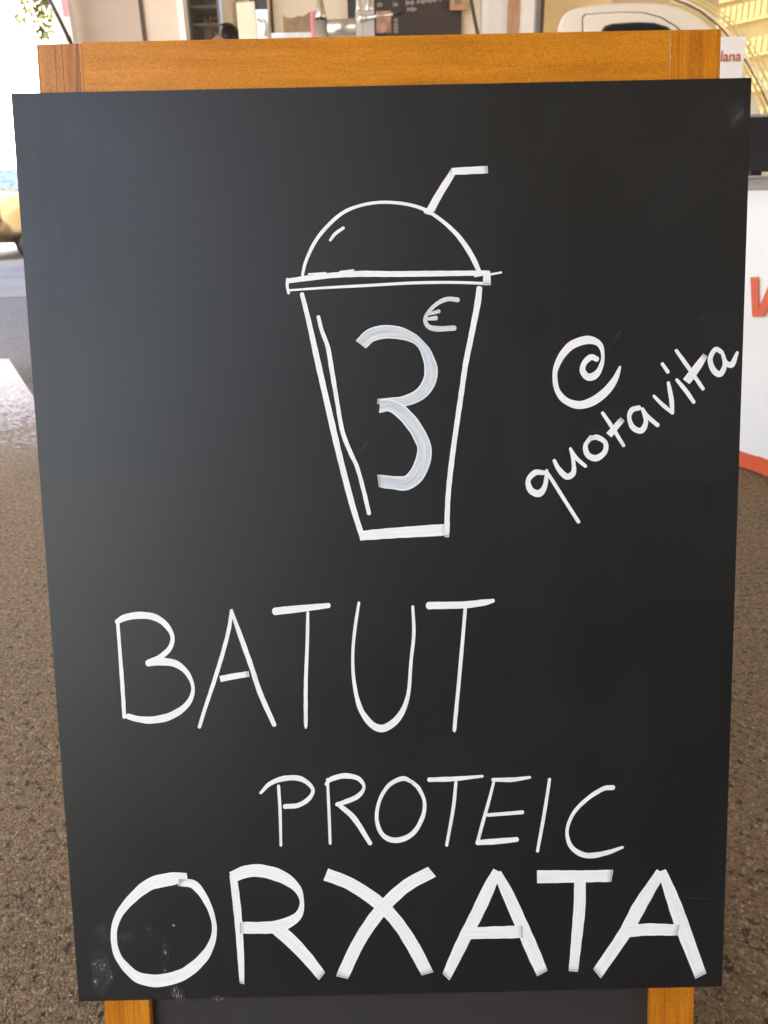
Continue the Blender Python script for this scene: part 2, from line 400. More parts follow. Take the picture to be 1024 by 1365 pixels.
# rear frame leaning the other way
def rear(u0, u1, t0, t1, yo, name, mat):
    g = rad(24)                                 # relative to the front frame
    bm = bmesh.new(); addbox(bm, lx(u0), lx(u1), 0, .02, -t1, -t0)
    bmesh.ops.transform(bm, matrix=Matrix.Translation((0, YF + TH + .004 + yo, lz(-.041))) @ Matrix.Rotation(g, 4, 'X'), verts=bm.verts)
    finish(name, bm, mat, AB, .0012, inv=ID)
rear(.0206, .0606, .002, 1.045, 0, "rear_leg", 'stile'); rear(.5364, .5768, .002, 1.045, 0, "rear_leg", 'stile')
rear(.0609, .5361, .0, .07, 0, "rear_rail", 'rail'); rear(.0609, .5361, .93, .99, 0, "rear_rail", 'rail')
rear(.0605, .5363, .071, .929, .006, "rear_panel", 'slate_low')
for u in (.12, .477):
    box("hinge", 'steel', AB, lx(u - .02), lx(u + .02), YF + TH - .002, YF + TH + .006, lz(-.0412), lz(-.0440), .0005, True)
# varnish chipped off along the joint of the right stile
bm = bmesh.new(); zz = lz(-.0405)
while zz > lz(-.004):
    h = random.uniform(.001, .004); wd = random.uniform(.0003, .0009) * (1.6 if -.034 < L - zz < -.022 else .8)
    x = lx(.5362) - .0005 + random.uniform(-.0003, .0002)
    bm.faces.new([bm.verts.new((x + dx, YF - .0012, zz + dz)) for dx, dz in ((-wd / 2, -h), (wd * .3, -h * .9), (wd / 2, 0), (-wd * .4, 0))])
    zz -= h + random.uniform(0, .0012)
finish("chipped_edge", bm, plain("bare pale wood", (.62, .40, .19), .7, .15, 200), AB, inv=ID)

# ================================================================== chalkboard
cb_pt = TL + Wy * .8 + Wx * .3
CB = empty("chalkboard", tuple(cb_pt), "black chalkboard lettered in white marker hung on the wooden A-frame", "chalkboard", rot=(-BETA, 0, 0))
box("panel", 'slate', CB, -.3, .3, 0, .006, 0, .8008, .0011, True)

def T(ox, oy, s): return lambda pts: [(ox + p[0] / s, oy + p[1] / s, (p[2] if len(p) > 2 else 8) / s) for p in pts]
def smooth_path(pts, step=1.6):
    if len(pts) == 2: pts = [pts[0], tuple((a + b) / 2 for a, b in zip(*pts)), pts[1]]
    P_ = [np.array(p, float) for p in pts]; P_ = [2 * P_[0] - P_[1]] + P_ + [2 * P_[-1] - P_[-2]]; out = []
    for i in range(1, len(P_) - 2):
        p0, p1, p2, p3 = P_[i - 1:i + 3]; n = max(2, int(np.linalg.norm((p2 - p1)[:2]) / step))
        for k in range(n):
            t = k / n
            # Catmull-Rom, slightly relaxed
            out.append(.5 * ((2 * p1) + (-p0 + p2) * t + (2 * p0 - 5 * p1 + 4 * p2 - p3) * t * t + (-p0 + 3 * p1 - 3 * p2 + p3) * t ** 3))
    out.append(P_[-2]); return out
LIFT = [0]
class Ink:
    def __init__(s): s.v = []; s.f = []; s.uv = []; s.e = []; s.n = 0
    def stroke(s, pts, cap='r', skew=(0., 0.), thick=1.):
        s.n += 1
        off = .00025 + s.n * .00007
        q = smooth_path(pts); N = len(q); seed = random.random() * 50
        xy = np.array([p[:2] for p in q]); wd = np.array([max(p[2], 2.2) for p in q]) * thick
        wd = wd * (1 + .025 * np.sin(np.arange(N) * .11 + seed) + .012 * np.sin(np.arange(N) * .43 + seed * 3))
        tg = np.gradient(xy, axis=0); tg /= np.linalg.norm(tg, axis=1)[:, None] + 1e-9
        # the tangent of a pen line turns steadily
        for _ in range(2):
            tg[1:-1] = (tg[:-2] + tg[1:-1] * 2 + tg[2:]); tg /= np.linalg.norm(tg, axis=1)[:, None] + 1e-9
        nm = np.stack([-tg[:, 1], tg[:, 0]], 1)
        ln = np.concatenate([[0], np.cumsum(np.linalg.norm(np.diff(xy, axis=0), axis=1))]); tot = ln[-1]
        rows = []
        if cap == 'r':
            r0 = wd[0] / 2
            for k in range(5):
                a = math.pi / 2 * (k + .35) / 5.35; rows.append((xy[0] - tg[0] * r0 * math.cos(a) * .9, nm[0], r0 * 2 * math.sin(a), -r0 * math.cos(a), (0, 0)))
        for i in range(N): rows.append((xy[i], nm[i], wd[i], ln[i], tg[i]))
        if cap == 'r':
            r1 = wd[-1] / 2
            for k in reversed(range(5)):
                a = math.pi / 2 * (k + .35) / 5.35; rows.append((xy[-1] + tg[-1] * r1 * math.cos(a) * .9, nm[-1], r1 * 2 * math.sin(a), tot + r1 * math.cos(a), (0, 0)))
        b0 = len(s.v)
        for j, (c, n_, w_, l_, t_) in enumerate(rows):
            for side in (-1, 0, 1):
                d = np.array(c) + n_ * w_ / 2 * side
                if side: d = d + n_ * (.10 * math.sin(l_ * .31 + seed * 7 + side) + .05 * math.sin(l_ * 1.1 + seed * 3 - side)) * (w_ > 5)
                if cap == 's':
                    f0 = max(0, 1 - l_ / max(wd[0], 1)); f1 = max(0, 1 - (tot - l_) / max(wd[-1], 1))
                    d = d + np.array(t_) * side * w_ / 2 * (skew[0] * f0 + skew[1] * f1)
                u, v = B(d[0], d[1], off)
                s.v.append((u - .3, -off, .8 - v)); s.uv.append((l_ * .00064 + seed, .5 + side * .5, 0))
                s.e.append(min(tot - l_ if cap == 's' else 9, 9) * .00064 if cap == 's' else 1.)
        for j in range(len(rows) - 1):
            for k in range(2):
                a = b0 + j * 3 + k; s.f.append((a, a + 1, a + 4, a + 3))
        return s
    def build(s, name, mat='paint'):
        me = bpy.data.meshes.new(name); me.from_pydata(s.v, [], s.f)
        at = me.attributes.new("uvs", 'FLOAT_VECTOR', 'POINT'); at.data.foreach_set("vector", np.array(s.uv, np.float32).ravel())
        at = me.attributes.new("endd", 'FLOAT', 'POINT'); at.data.foreach_set("value", np.array(s.e, np.float32))
        o = link(name, me, mat, CB)
        nrm = sum(p.normal.y for p in me.polygons)
        if nrm > 0: me.flip_normals()
        return o

c1, c2 = T(370, 200, 3.303), T(370, 380, 3.303)
k = Ink()
k.stroke(c1([(110, 550, 12), (125, 490, 14), (165, 405, 16), (220, 335, 16), (290, 275, 15), (370, 243, 14), (460, 230, 14), (560, 237, 14), (645, 261, 15), (720, 308, 16), (790, 372, 19), (840, 440, 22), (870, 495, 22), (890, 540, 20)]))
k.stroke(c1([(232, 397, 11), (255, 368, 15), (290, 343, 14)]))
k.stroke(c1([(48, 576, 20), (150, 562, 25), (250, 551, 24), (370, 545, 26), (520, 546, 26), (700, 544, 24), (930, 541, 22)]), 's')
k.stroke(c1([(137, 546, 5), (213, 541, 4)])); k.stroke(c1([(275, 536, 4), (335, 528, 4)]))
k.stroke(c1([(45, 570, 16), (43, 600, 13), (49, 630, 12)])); k.stroke(c1([(48, 618, 9), (200, 607, 11), (400, 596, 13), (600, 585, 13), (780, 583, 13), (930, 588, 12)]))
k.stroke(c1([(922, 533, 30), (922, 595, 34)]), 's'); k.stroke(c1([(930, 549, 9), (985, 539, 9)])); k.stroke(c1([(868, 557, 6), (930, 545, 8)]))
k.stroke(c2([(889, 15, 24), (884, 60, 28), (876, 110, 27), (850, 240, 24), (828, 350, 24), (812, 460, 23), (790, 610, 22), (768, 770, 23), (752, 920, 22), (746, 1050, 24)]), 'r')
k.stroke(c2([(108, 40, 18), (140, 170, 22), (180, 350, 25), (235, 590, 26), (280, 780, 26), (330, 970, 25), (372, 1105, 24)]))
k.stroke(c2([(180, 140, 16), (195, 200, 18), (222, 275, 19), (240, 380, 20), (262, 510, 19), (285, 640, 19), (318, 730, 19), (350, 800, 18), (378, 900, 18), (403, 1005, 18)]))
k.stroke(c2([(362, 1104, 40), (480, 1094, 46), (600, 1086, 49), (745, 1077, 50)]), 's'); k.stroke(c2([(748, 1045, 24), (746, 1110, 20)]), 's')
k.build("cup_drawing")
k = Ink(); k.stroke(c1([(672, 268, 36), (712, 195, 33), (775, 94, 28)]), 's', (.2, -.3)); k.stroke(c1([(768, 94, 30), (850, 90, 32), (926, 86, 34)]), 's'); k.stroke(c1([(655, 268, 24), (672, 276, 20)])); k.build("straw_drawing")
k = Ink(); k.stroke(c1([(793, 660, 20), (750, 656, 20), (705, 675, 18), (668, 710, 16), (650, 745, 16), (663, 775, 20), (700, 787, 23), (778, 784, 22)]))
k.stroke(c1([(668, 722, 12), (710, 710, 17)])); k.stroke(c1([(660, 744, 12), (697, 740, 20)])); k.build("euro_sign", 'paint_thin')
k = Ink(); k.stroke(c2([(367, 262, 55), (410, 222, 58), (470, 206, 58), (530, 210, 56), (582, 226, 46), (622, 252, 36), (655, 298, 44), (676, 370, 56), (665, 432, 58), (625, 482, 54), (560, 510, 46), (500, 514, 36), (440, 512, 22)]), 's', (.15, 0))
k.stroke(c2([(450, 533, 58), (495, 530, 52), (545, 558, 58), (597, 615, 62), (632, 675, 62), (647, 720, 62), (640, 775, 66), (612, 836, 66), (568, 871, 64), (510, 870, 60), (443, 862, 55)]), 's', (-.2, .25)); k.build("numeral", 'paint_thin')
# @ and handwriting
q = T(680, 420, 3.103)
def W(name, *strokes, mat='paint'):
    k = Ink()
    for s_ in strokes: k.stroke(*s_) if isinstance(s_, tuple) else k.stroke(s_)
    return k.build(name, mat)
W("at_sign", q([(358, 182, 22), (335, 174, 24), (308, 198, 22), (300, 230, 24), (322, 256, 30), (350, 250, 30), (372, 222, 22), (384, 175, 14), (375, 128, 20), (345, 106, 30), (305, 105, 34), (250, 128, 34), (208, 178, 28), (186, 240, 20), (195, 310, 22), (232, 355, 28), (290, 372, 34), (350, 352, 36), (402, 310, 32), (436, 262, 24), (455, 215, 10)]))
W("letter", q([(137, 652, 20), (103, 652, 24), (75, 685, 20), (86, 724, 26), (120, 738, 28), (145, 705, 20), (152, 642, 12)]), q([(150, 645, 13), (185, 700, 15), (235, 780, 15), (283, 855, 16)]))
W("letter", q([(183, 602, 14), (202, 638, 20), (235, 668, 26), (262, 652, 22), (262, 605, 16), (250, 552, 12)]), q([(250, 554, 12), (275, 592, 16), (312, 625, 14)]))
W("letter", q([(335, 506, 18), (312, 540, 18), (322, 578, 24), (356, 592, 26), (392, 566, 22), (394, 528, 20), (362, 506, 22), (335, 510, 18)]))
W("letter", q([(383, 405, 14), (420, 460, 16), (470, 540, 14)]), (q([(409, 497, 27), (465, 430, 22)]), 's'))
W("letter", q([(533, 384, 22), (505, 392, 22), (493, 422, 18), (507, 463, 22), (543, 478, 24), (562, 440, 18), (548, 388, 14)]), q([(548, 390, 14), (570, 420, 16), (610, 455, 18)]))
W("letter", q([(595, 335, 12), (630, 370, 16), (672, 405, 14)]), q([(672, 402, 14), (667, 345, 20), (655, 280, 14)]))
W("letter", q([(690, 268, 14), (725, 310, 18), (760, 360, 15)]), q([(630, 202, 14), (653, 235, 16)]))
W("letter", q([(688, 147, 14), (740, 220, 18), (798, 305, 15)]), (q([(729, 276, 34), (768, 224, 32), (808, 166, 22)]), 's'))
W("letter", q([(876, 154, 18), (850, 142, 20), (828, 180, 20), (840, 225, 24), (868, 244, 24), (888, 208, 18), (878, 158, 12)]), q([(880, 160, 14), (893, 196, 18), (918, 204, 24), (940, 155, 12)]))
# BATUT
q = T(130, 780, 3.413); q5 = T(400, 780, 3.413)
W("letter", q([(92, 170, 16), (102, 300, 16), (115, 480, 18), (122, 600, 17)]),
  q([(90, 166, 22), (130, 146, 30), (200, 137, 32), (265, 148, 30), (315, 185, 24), (341, 235, 18), (330, 285, 22), (285, 328, 26), (232, 355, 32)]),
  q([(240, 354, 28), (300, 348, 34), (360, 360, 30), (408, 400, 22), (434, 460, 16), (425, 515, 22), (388, 562, 28), (320, 600, 33), (240, 614, 32), (180, 608, 28), (140, 597, 26)]))
W("letter", q([(610, 115, 14), (598, 200, 18), (570, 310, 18), (530, 440, 18), (490, 560, 17), (464, 645, 16)]), q([(610, 118, 14), (650, 230, 21), (700, 370, 22), (740, 490, 23), (804, 635, 20)]), (q([(558, 427, 28), (625, 414, 28), (690, 404, 26)]), 's'))
W("letter", q([(810, 119, 34), (930, 106, 31), (1050, 93, 24)]), q([(957, 125, 13), (955, 250, 16), (948, 450, 17), (948, 620, 17), (948, 650, 8)]))
W("letter", q5([(268, 80, 12), (250, 200, 15), (240, 320, 14), (246, 440, 16), (270, 550, 22), (310, 617, 28), (350, 648, 32), (390, 648, 33), (440, 612, 30), (475, 555, 23), (495, 480, 17), (505, 350, 15), (518, 220, 16), (513, 98, 13)]))
W("letter", q5([(588, 93, 34), (740, 90, 32), (830, 80, 28), (878, 71, 18)]), q5([(752, 108, 16), (740, 250, 16), (722, 450, 17), (704, 640, 17), (703, 665, 10)]))
# PROTEIC
q = T(330, 1000, 1.932)
W("letter", q([(34, 110, 7), (60, 85, 11), (100, 72, 14), (140, 75, 13), (168, 100, 9), (158, 125, 11), (130, 142, 12), (97, 145, 13)]), q([(80, 92, 8), (84, 160, 8), (86, 245, 7)]))
W("letter", q([(206, 75, 7), (210, 160, 8), (213, 240, 7)]), q([(202, 88, 7), (215, 75, 12), (250, 66, 14), (285, 73, 12), (300, 95, 8), (285, 118, 12), (255, 132, 12), (230, 140, 9)]), q([(232, 138, 10), (274, 175, 14), (316, 240, 11)]))
W("letter", q([(424, 82, 9), (400, 73, 12), (365, 90, 10), (340, 130, 9), (333, 180, 10), (350, 220, 12), (385, 232, 14), (425, 215, 12), (450, 175, 11), (456, 135, 9), (442, 100, 10), (425, 83, 10)]))
W("letter", q([(468, 76, 11), (530, 74, 12), (605, 67, 7)]), q([(537, 82, 8), (530, 150, 9), (513, 245, 8)]))
W("letter", q([(632, 76, 9), (680, 76, 12), (727, 70, 7)]), q([(635, 79, 7), (622, 130, 8), (605, 190, 9), (593, 235, 9)]), q([(620, 167, 9), (708, 160, 10)]), q([(593, 238, 13), (640, 235, 15), (693, 230, 13)]))
W("letter", q([(778, 75, 8), (765, 160, 9), (747, 260, 8)]))
W("letter", q([(941, 96, 13), (915, 100, 12), (872, 128, 10), (838, 165, 9), (823, 210, 9), (835, 250, 12), (872, 271, 14), (922, 265, 12), (966, 250, 7)]))
# ORXATA
q = T(90, 1120, 2.381); r = T(520, 1120, 2.2756)
W("letter", (q([(380, 116, 24), (330, 123, 40), (262, 140, 38), (204, 186, 31), (162, 240, 23), (147, 300, 19), (160, 368, 22), (208, 425, 31), (250, 443, 37), (300, 445, 39), (370, 424, 38), (430, 374, 31), (461, 318, 19), (465, 262, 15), (442, 195, 20), (402, 142, 26), (352, 134, 22)]), 's'))
W("letter", (q([(526, 110, 24), (540, 230, 24), (549, 350, 22), (554, 455, 14)]), 's', (0, -.4)), (q([(520, 118, 36), (570, 99, 40), (620, 98, 40), (682, 117, 38), (728, 152, 26), (744, 195, 14), (733, 238, 25), (690, 266, 36), (640, 277, 38), (546, 278, 38)]), 's'), (q([(658, 276, 38), (710, 320, 42), (760, 373, 38), (808, 432, 30)]), 's', (0, .2)))
I = lambda p: p
W("letter", (I([(434.5, 1165.5, 17), (468, 1179, 17), (505, 1204, 17), (530, 1230, 17), (551, 1262, 17), (570, 1298, 16)]), 's', (0, -.2)), (I([(576, 1162, 16), (543, 1180, 17), (515, 1205, 17), (492, 1234, 17), (474, 1264, 17), (456, 1303, 16)]), 's', (.2, .2)))
W("letter", (r([(325, 92, 26), (300, 145, 36), (265, 220, 38), (222, 305, 38), (170, 415, 28)]), 's', (0, -.35)), (r([(325, 98, 24), (358, 165, 35), (400, 260, 40), (430, 330, 40), (462, 404, 36)]), 's', (0, .1)), (r([(228, 283, 36), (315, 280, 37), (404, 278, 36)]), 's'))
W("letter", (r([(446, 111, 38), (560, 110, 37), (674, 108, 36)]), 's', (0, -.2)), (r([(576, 120, 36), (575, 200, 35), (566, 300, 33), (556, 398, 28)]), 's'))
W("letter", (r([(822, 96, 30), (760, 195, 40), (712, 282, 39), (628, 405, 34)]), 's', (0, -.3)), (r([(825, 92, 24), (858, 180, 40), (895, 285, 42), (943, 412, 38)]), 's', (0, .1)), (r([(705, 279, 35), (780, 271, 36), (876, 273, 34)]), 's', (0, -.25)))

# wear on the board: dried paint specks, a tape mark, rubbed patches, hairline scratches
SM = dict(tape=smear_mat("tape residue", (.085, .085, .085), .40, .70, 420, (1.4, 1, .8), .9, .35, (.62, .42)),
          speck=smear_mat("dried white specks", (.60, .60, .57), .57, .64, 330, (1, 1, 1), 1.2),
          drag=smear_mat("dragged white paint", (.46, .47, .46), .52, .64, 560, (1.8, 1, .32), 1.0),
          haze=smear_mat("rubbed chalk haze", (.20, .205, .205), .42, .80, 120, (1, 1, 1), .5, .5, (.5, .0)),
          grease=smear_mat("dark grease mark", (.006, .005, .004), .42, .7, 120, (1, 1, .6), .5),
          hair=smear_mat("hairline scratch", (.16, .16, .16), .40, .62, 300, (1, 1, 1), 1.0))
NS = [0]
def smear(mat, quad, name):
    NS[0] += 1; off = .00012 + .00001 * NS[0]
    vv = [];
    for x, y in quad: u, v = B(x, y, off); vv.append((u - .3, -off, .8 - v))
    me = bpy.data.meshes.new(name); me.from_pydata(vv, [], [(0, 1, 2, 3)])
    at = me.attributes.new("uvs", 'FLOAT_VECTOR', 'POINT'); at.data.foreach_set("vector", [0, 0, 0, 1, 0, 0, 1, 1, 0, 0, 1, 0])
    o = link(name, me, SM[mat], CB)
    if me.polygons[0].normal.y > 0: me.flip_normals()
def rect(x0, y0, x1, y1): return [(x0, y0), (x1, y0), (x1, y1), (x0, y1)]
smear('tape', [(119, 1264), (147, 1262), (149, 1327), (123, 1331)], "tape_mark")
smear('speck', rect(120, 1276, 150, 1296), "paint_speck"); smear('speck', rect(141, 1292, 153, 1312), "paint_speck"); smear('speck', rect(122, 1304, 132, 1316), "paint_speck")
smear('haze', rect(124, 1224, 150, 1256), "rubbed_patch"); smear('haze', rect(155, 1238, 182, 1262), "rubbed_patch")
smear('drag', [(214, 1256), (224, 1256), (229, 1280), (219, 1280)], "paint_speck"); smear('drag', [(222, 1310), (240, 1308), (252, 1337), (229, 1337)], "paint_smear")
smear('drag', [(193, 1232), (201, 1232), (206, 1248), (197, 1248)], "paint_speck"); smear('speck', rect(226, 1226, 236, 1238), "paint_speck")
smear('speck', rect(212, 1278, 226, 1302), "paint_speck"); smear('drag', rect(280, 1326, 300, 1336), "paint_smear")
smear('haze', [(962, 142), (998, 118), (1000, 165), (974, 184)], "rubbed_patch"); smear('haze', [(976, 146), (990, 140), (992, 158), (978, 164)], "rubbed_patch")
smear('grease', rect(930, 636, 958, 690), "grease_mark"); smear('haze', rect(636, 436, 652, 460), "rubbed_patch")
for a_, b_ in (((905, 1196.5), (962, 1198)), ((812, 470), (832, 428)), ((477, 610), (498, 575)), ((404, 486), (438, 420)), ((930, 430), (944, 414)), ((222, 1240), (214, 1290))):
    d = np.array(b_, float) - a_; n_ = np.array([-d[1], d[0]]) / np.linalg.norm(d) * .7
    smear('hair', [tuple(a_ + n_), tuple(b_ + n_), tuple(b_ - n_), tuple(a_ - n_)], "scratch")

# ================================================================== counter with vinyl banner, right
A0 = G(985.6, 622); A1 = G(1024, 636); d2 = (A1 - A0)[:2]; d2 /= np.linalg.norm(d2)       # along the face, towards the viewer
n2 = np.array([d2[1], -d2[0]]); n2 = n2 if n2[0] < 0 else -n2                              # outward (to the left)
FR = Matrix(((d2[0], -n2[0], 0, A0[0]), (d2[1], -n2[1], 0, A0[1]), (0, 0, 1, 0), (0, 0, 0, 1)))   # local: x along face, y into the counter
def face(x, y):
    d = ray(x, y); N = np.array([n2[0], n2[1], 0]); t = ((A0 - CAM) @ N) / (d @ N); p = CAM + d * t
    return (p - A0)[:2] @ d2, p[2]
ztop = face(1013, 243)[1]; zs = face(1005, 607)[1]
ang = math.atan2(d2[1], d2[0])
CT = empty("stall_counter", (A0[0], A0[1], 0), "white vinyl fronted stall counter with orange red hem and large red letter", "counter", rot=(0, 0, ang))
def cbox(name, mat, x0, x1, y0, y1, z0, z1, bevel=.002):
    bm = bmesh.new(); addbox(bm, x0, x1, y0, y1, z0, z1); bmesh.ops.transform(bm, matrix=FR, verts=bm.verts); return finish(name, bm, mat, CT, bevel)
cbox("counter_body", 'white', -1.30, 1.2, .012, .75, .02, ztop - .03)
cbox("counter_top", 'white', -1.32, 1.22, .004, .77, ztop - .005, ztop + .018, .003)
cbox("edge_rail", 'greyrail', -1.32, 1.22, -.012, .0035, ztop - .022, ztop + .012, .003)
# vinyl sheet with soft waves
bm = bmesh.new(); nx, nz_ = 90, 24; gv = []
for j in range(nz_ + 1):
    row = []
    for i in range(nx + 1):
        x = -1.3 + 2.5 * i / nx; z = zs + (ztop - .022 - zs) * j / nz_
        yy = -.003 + .0035 * math.sin(x * 9 + z * 5) * (1 - j / nz_) + .002 * math.sin(x * 23 - z * 11) * (1 - j / nz_)
        row.append(bm.verts.new((x, yy, z)))
    gv.append(row)
for j in range(nz_):
    for i in range(nx): bm.faces.new((gv[j][i], gv[j][i + 1], gv[j + 1][i + 1], gv[j + 1][i]))
bmesh.ops.transform(bm, matrix=FR, verts=bm.verts); finish("banner_sheet", bm, 'vinyl', CT, smooth=True)
bm = bmesh.new(); gv = []
for j in range(5):
    row = []
    for i in range(nx + 1):
        x = -1.3 + 2.5 * i / nx; z = .004 + (zs - .002) * j / 4
        row.append(bm.verts.new((x, -.003 + .0035 * math.sin(x * 9) + .0025 * math.sin(x * 31) - .004 * (1 - j / 4), z)))
    gv.append(row)
for j in range(4):
    for i in range(nx): bm.faces.new((gv[j][i], gv[j][i + 1], gv[j + 1][i + 1], gv[j + 1][i]))
bmesh.ops.transform(bm, matrix=FR, verts=bm.verts); finish("banner_hem", bm, 'orange', CT, smooth=True)
vp = [face(*p) for p in ((1003.5, 369.5), (1014, 368.5), (1014.6, 410), (1034, 366), (1046, 364.5), (1022, 421), (1006, 422))]
bm = bmesh.new()
a = [bm.verts.new((x, -.0112, z)) for x, z in vp]; b = [bm.verts.new((x, -.0092, z)) for x, z in vp]
bm.faces.new(a); bm.faces.new(b[::-1])
for i in range(7): bm.faces.new((a[i], b[i], b[(i + 1) % 7], a[(i + 1) % 7]))
bmesh.ops.transform(bm, matrix=FR, verts=bm.verts); finish("banner_letter", bm, 'orange', CT)

# black case on the counter
zc = ztop + .018
KC = empty("equipment_case", (A0[0] + .25, A0[1] + .05, zc), "black flat sided case on small feet standing on the white counter", "case")
def kx(x): return P(x, 200, 2.5)[0]
zt = P(1013, 152, 2.5)[2]
box("case_body", 'black', KC, kx(985), kx(985) + .50, 2.5, 2.85, zc + .015, zt - .008, .004)
box("case_lid", 'greyrail', KC, kx(985) - .004, kx(985) + .504, 2.496, 2.854, zt - .0075, zt, .002)
for x in (kx(1015), kx(985) + .45):
    for y in (2.53, 2.80): box("foot", 'black', KC, x - .012, x + .02, y - .012, y + .012, zc + .0005, zc + .0148, .002)

# small sign with red lettering on the counter
YS = 3.05
LS = empty("table_sign", (P(965, 150, YS)[0], YS, zc), "white card sign with red lettering standing on the counter beside the easel", "sign")
sx0, sx1 = P(905, 80, YS)[0], P(991.5, 80, YS)[0]
box("sign_panel", 'paper', LS, sx0, sx1, YS, YS + .006, zc + .012, P(975, 49, YS)[2], .001)
box("sign_foot", 'greyrail', LS, sx0 + .02, sx1 - .02, YS - .04, YS + .05, zc + .0005, zc + .0115, .002)
cu = bpy.data.curves.new("t", 'FONT'); cu.body = "lana"; cu.extrude = .0008; cu.offset = .010
to = bpy.data.objects.new("t", cu); COL.objects.link(to); bpy.context.view_layer.update()
me = bpy.data.meshes.new_from_object(to.evaluated_get(bpy.context.evaluated_depsgraph_get())); bpy.data.objects.remove(to)
xs = [v.co.x for v in me.vertices]; x0m, x1m = min(xs), max(xs)
ta, tb = P(960, 82, YS), P(987, 82, YS); sc_ = (tb[0] - ta[0]) / (x1m - x0m)
for v in me.vertices: v.co = Vector((ta[0] + (v.co.x - x0m) * sc_ - LS.location.x, -.0012 - v.co.z, ta[2] + v.co.y * sc_ - LS.location.z))
link("sign_lettering", me, 'red', LS)

# ================================================================== cream van behind
YV = 3.95
prof = [(743, 80), (742.5, 46), (745, 32), (750, 21), (757, 14.5), (768, 9.5), (790, 6), (810, 4), (830, 3), (850, 2.6), (872, 3), (886, 4.6), (900, 7.5), (913, 11.5), (925, 17), (938, 26), (950, 36), (961, 48), (972, 62), (982, 77), (990, 92), (998, 107), (1004, 122), (1015, 150)]
VA = rad(13.5); vref = P(743, 46, YV); VX = np.array([math.cos(VA), -math.sin(VA), 0]); VNn = np.array([math.sin(VA), math.cos(VA), 0])
VF = Matrix.Translation((vref[0], vref[1], 0)) @ Matrix.Rotation(-VA, 4, 'Z')
def vloc(x, y):
    d = ray(x, y); t = ((vref - CAM) @ VNn) / (d @ VNn); p = CAM + d * t; return (p - vref) @ VX, p[2]
pp = [vloc(x, y) for x, y in prof]
pp += [(pp[-1][0] + .10, .95), (pp[-1][0] + .16, .55), (pp[-1][0] + .13, .30), (pp[0][0] - .02, .30), (pp[0][0] - .03, .7)]
VN = empty("delivery_van", tuple(VF @ Vector((.5, .6, 0))), "small rounded cream van with dark side window parked behind the easel", "van")
prism("body", 'van', VN, pp, 0, 1.25, .016, 3, frame=VF)
def inset(pts, yo, name, mat, th=.012, bevel=.003, par=None):
    return prism(name, mat, par or VN, [vloc(x, y) for x, y in pts], -yo, -yo + th, bevel, 2, frame=VF)
door = [(777, 200), (777.5, 24), (781, 20), (800, 18.5), (830, 17), (858, 18), (880, 24), (900, 36), (918, 53), (935, 75), (948, 100), (955, 200)]
inset([(x + (1.6 if x < 800 else -1.6) * -1, y - 1.2) if y < 150 else (x + (1.6 if x < 800 else -1.6) * -1, y) for x, y in door], .0035, "door_seal", 'dark', .004, 0)
DR = inset(door, .010, "door", 'van', .0095, .003)
def sub(o, parent): o.parent = parent; return o
wn = [(802, 110), (803, 44), (808, 37), (818, 34), (850, 32), (872, 33), (888, 38), (905, 52), (920, 74), (928, 110)]
inset([(x + (x - 862) * .035, y - 1.8 if y < 100 else y + 1.5) for x, y in wn], .0145, "window_seal", 'dark', .005, .001, DR)
inset(wn, .0165, "window", 'darkglass', .0035, .001, DR)
for x in (pp[0][0] + .22, pp[-4][0] - .24):
    for y in (.02, 1.11):
        bm = bmesh.new(); addtube(bm, [VF @ Vector((x, y, .24)), VF @ Vector((x, y + .12, .24))], .24, 28); wh = finish("wheel", bm, 'rubber', VN, .012)
        bm = bmesh.new(); addtube(bm, [VF @ Vector((x, y - .006, .24)), VF @ Vector((x, y + .126, .24))], .13, 24); finish("rim", bm, 'steel', wh, .006)
# yellowed trim strips that follow the nose
for k_, (dx, dy, r_, nm_) in enumerate(((4, -2, .0048, 'yellowtrim'), (10, -4, .0030, 'brown'), (14, -5.5, .0048, 'card'), (22, -8, .0050, 'yellowtrim'), (28, -10.5, .0030, 'yellowtrim'))):
    path = [(890, 2), (906, 8), (925, 18), (950, 38), (972, 64), (990, 92), (1006, 122), (1022, 158)]
    tube("trim_strip", nm_, VN, [VF @ Vector((vloc(x + dx, y + dy)[0], .02, vloc(x + dx, y + dy)[1])) for x, y in path], r_, 8)

# ================================================================== partition walls behind van
PW = empty("partition_wall", (1.9, 6.6, 0), "warm beige partition wall standing behind the cream van", "wall")
box("wall_board", 'tan', PW, px(815, 6.6), px(957, 6.6, 15), 6.6, 6.66, 0, 3.0, .004)
box("wall_board", 'ochre', PW, px(724.5, 6.6), px(815, 6.6) - .004, 6.6, 6.66, 0, 3.0, .004)

# yellow building far right
f0 = P(957, 60, 25); f1 = P(1075, 60, 22.6)
dv = Vector((f1[0] - f0[0], f1[1] - f0[1], 0)).normalized(); fl = 16
YB = empty("yellow_building", (f0[0], f0[1], 0), "sunlit yellow building with rows of slatted bands at the far right", "building", rot=(0, 0, math.atan2(dv.y, dv.x)))
ztopb = P(962, 5, 25)[2]
box("wall", 'facade', YB, -6, fl, 0, 6, 0, ztopb, 0, True)
box("parapet", 'facade_pale', YB, -6.05, fl + .05, -.08, 6.05, ztopb + .003, ztopb + .22, .02, True)
zb = ztopb - .12
while zb > .8:
    bm = bmesh.new(); x = -5.9
    while x < fl - .1: addbox(bm, x, x + .13, -.07, -.003, zb - .40, zb); x += .19
    o = finish("slat_band", bm, 'facade_pale', YB, 0, inv=ID); tag(o, kind='stuff')
    box("ledge", 'facade_pale', YB, -6, fl, -.10, -.003, zb - .47, zb - .41, .01, True)
    zb -= .86

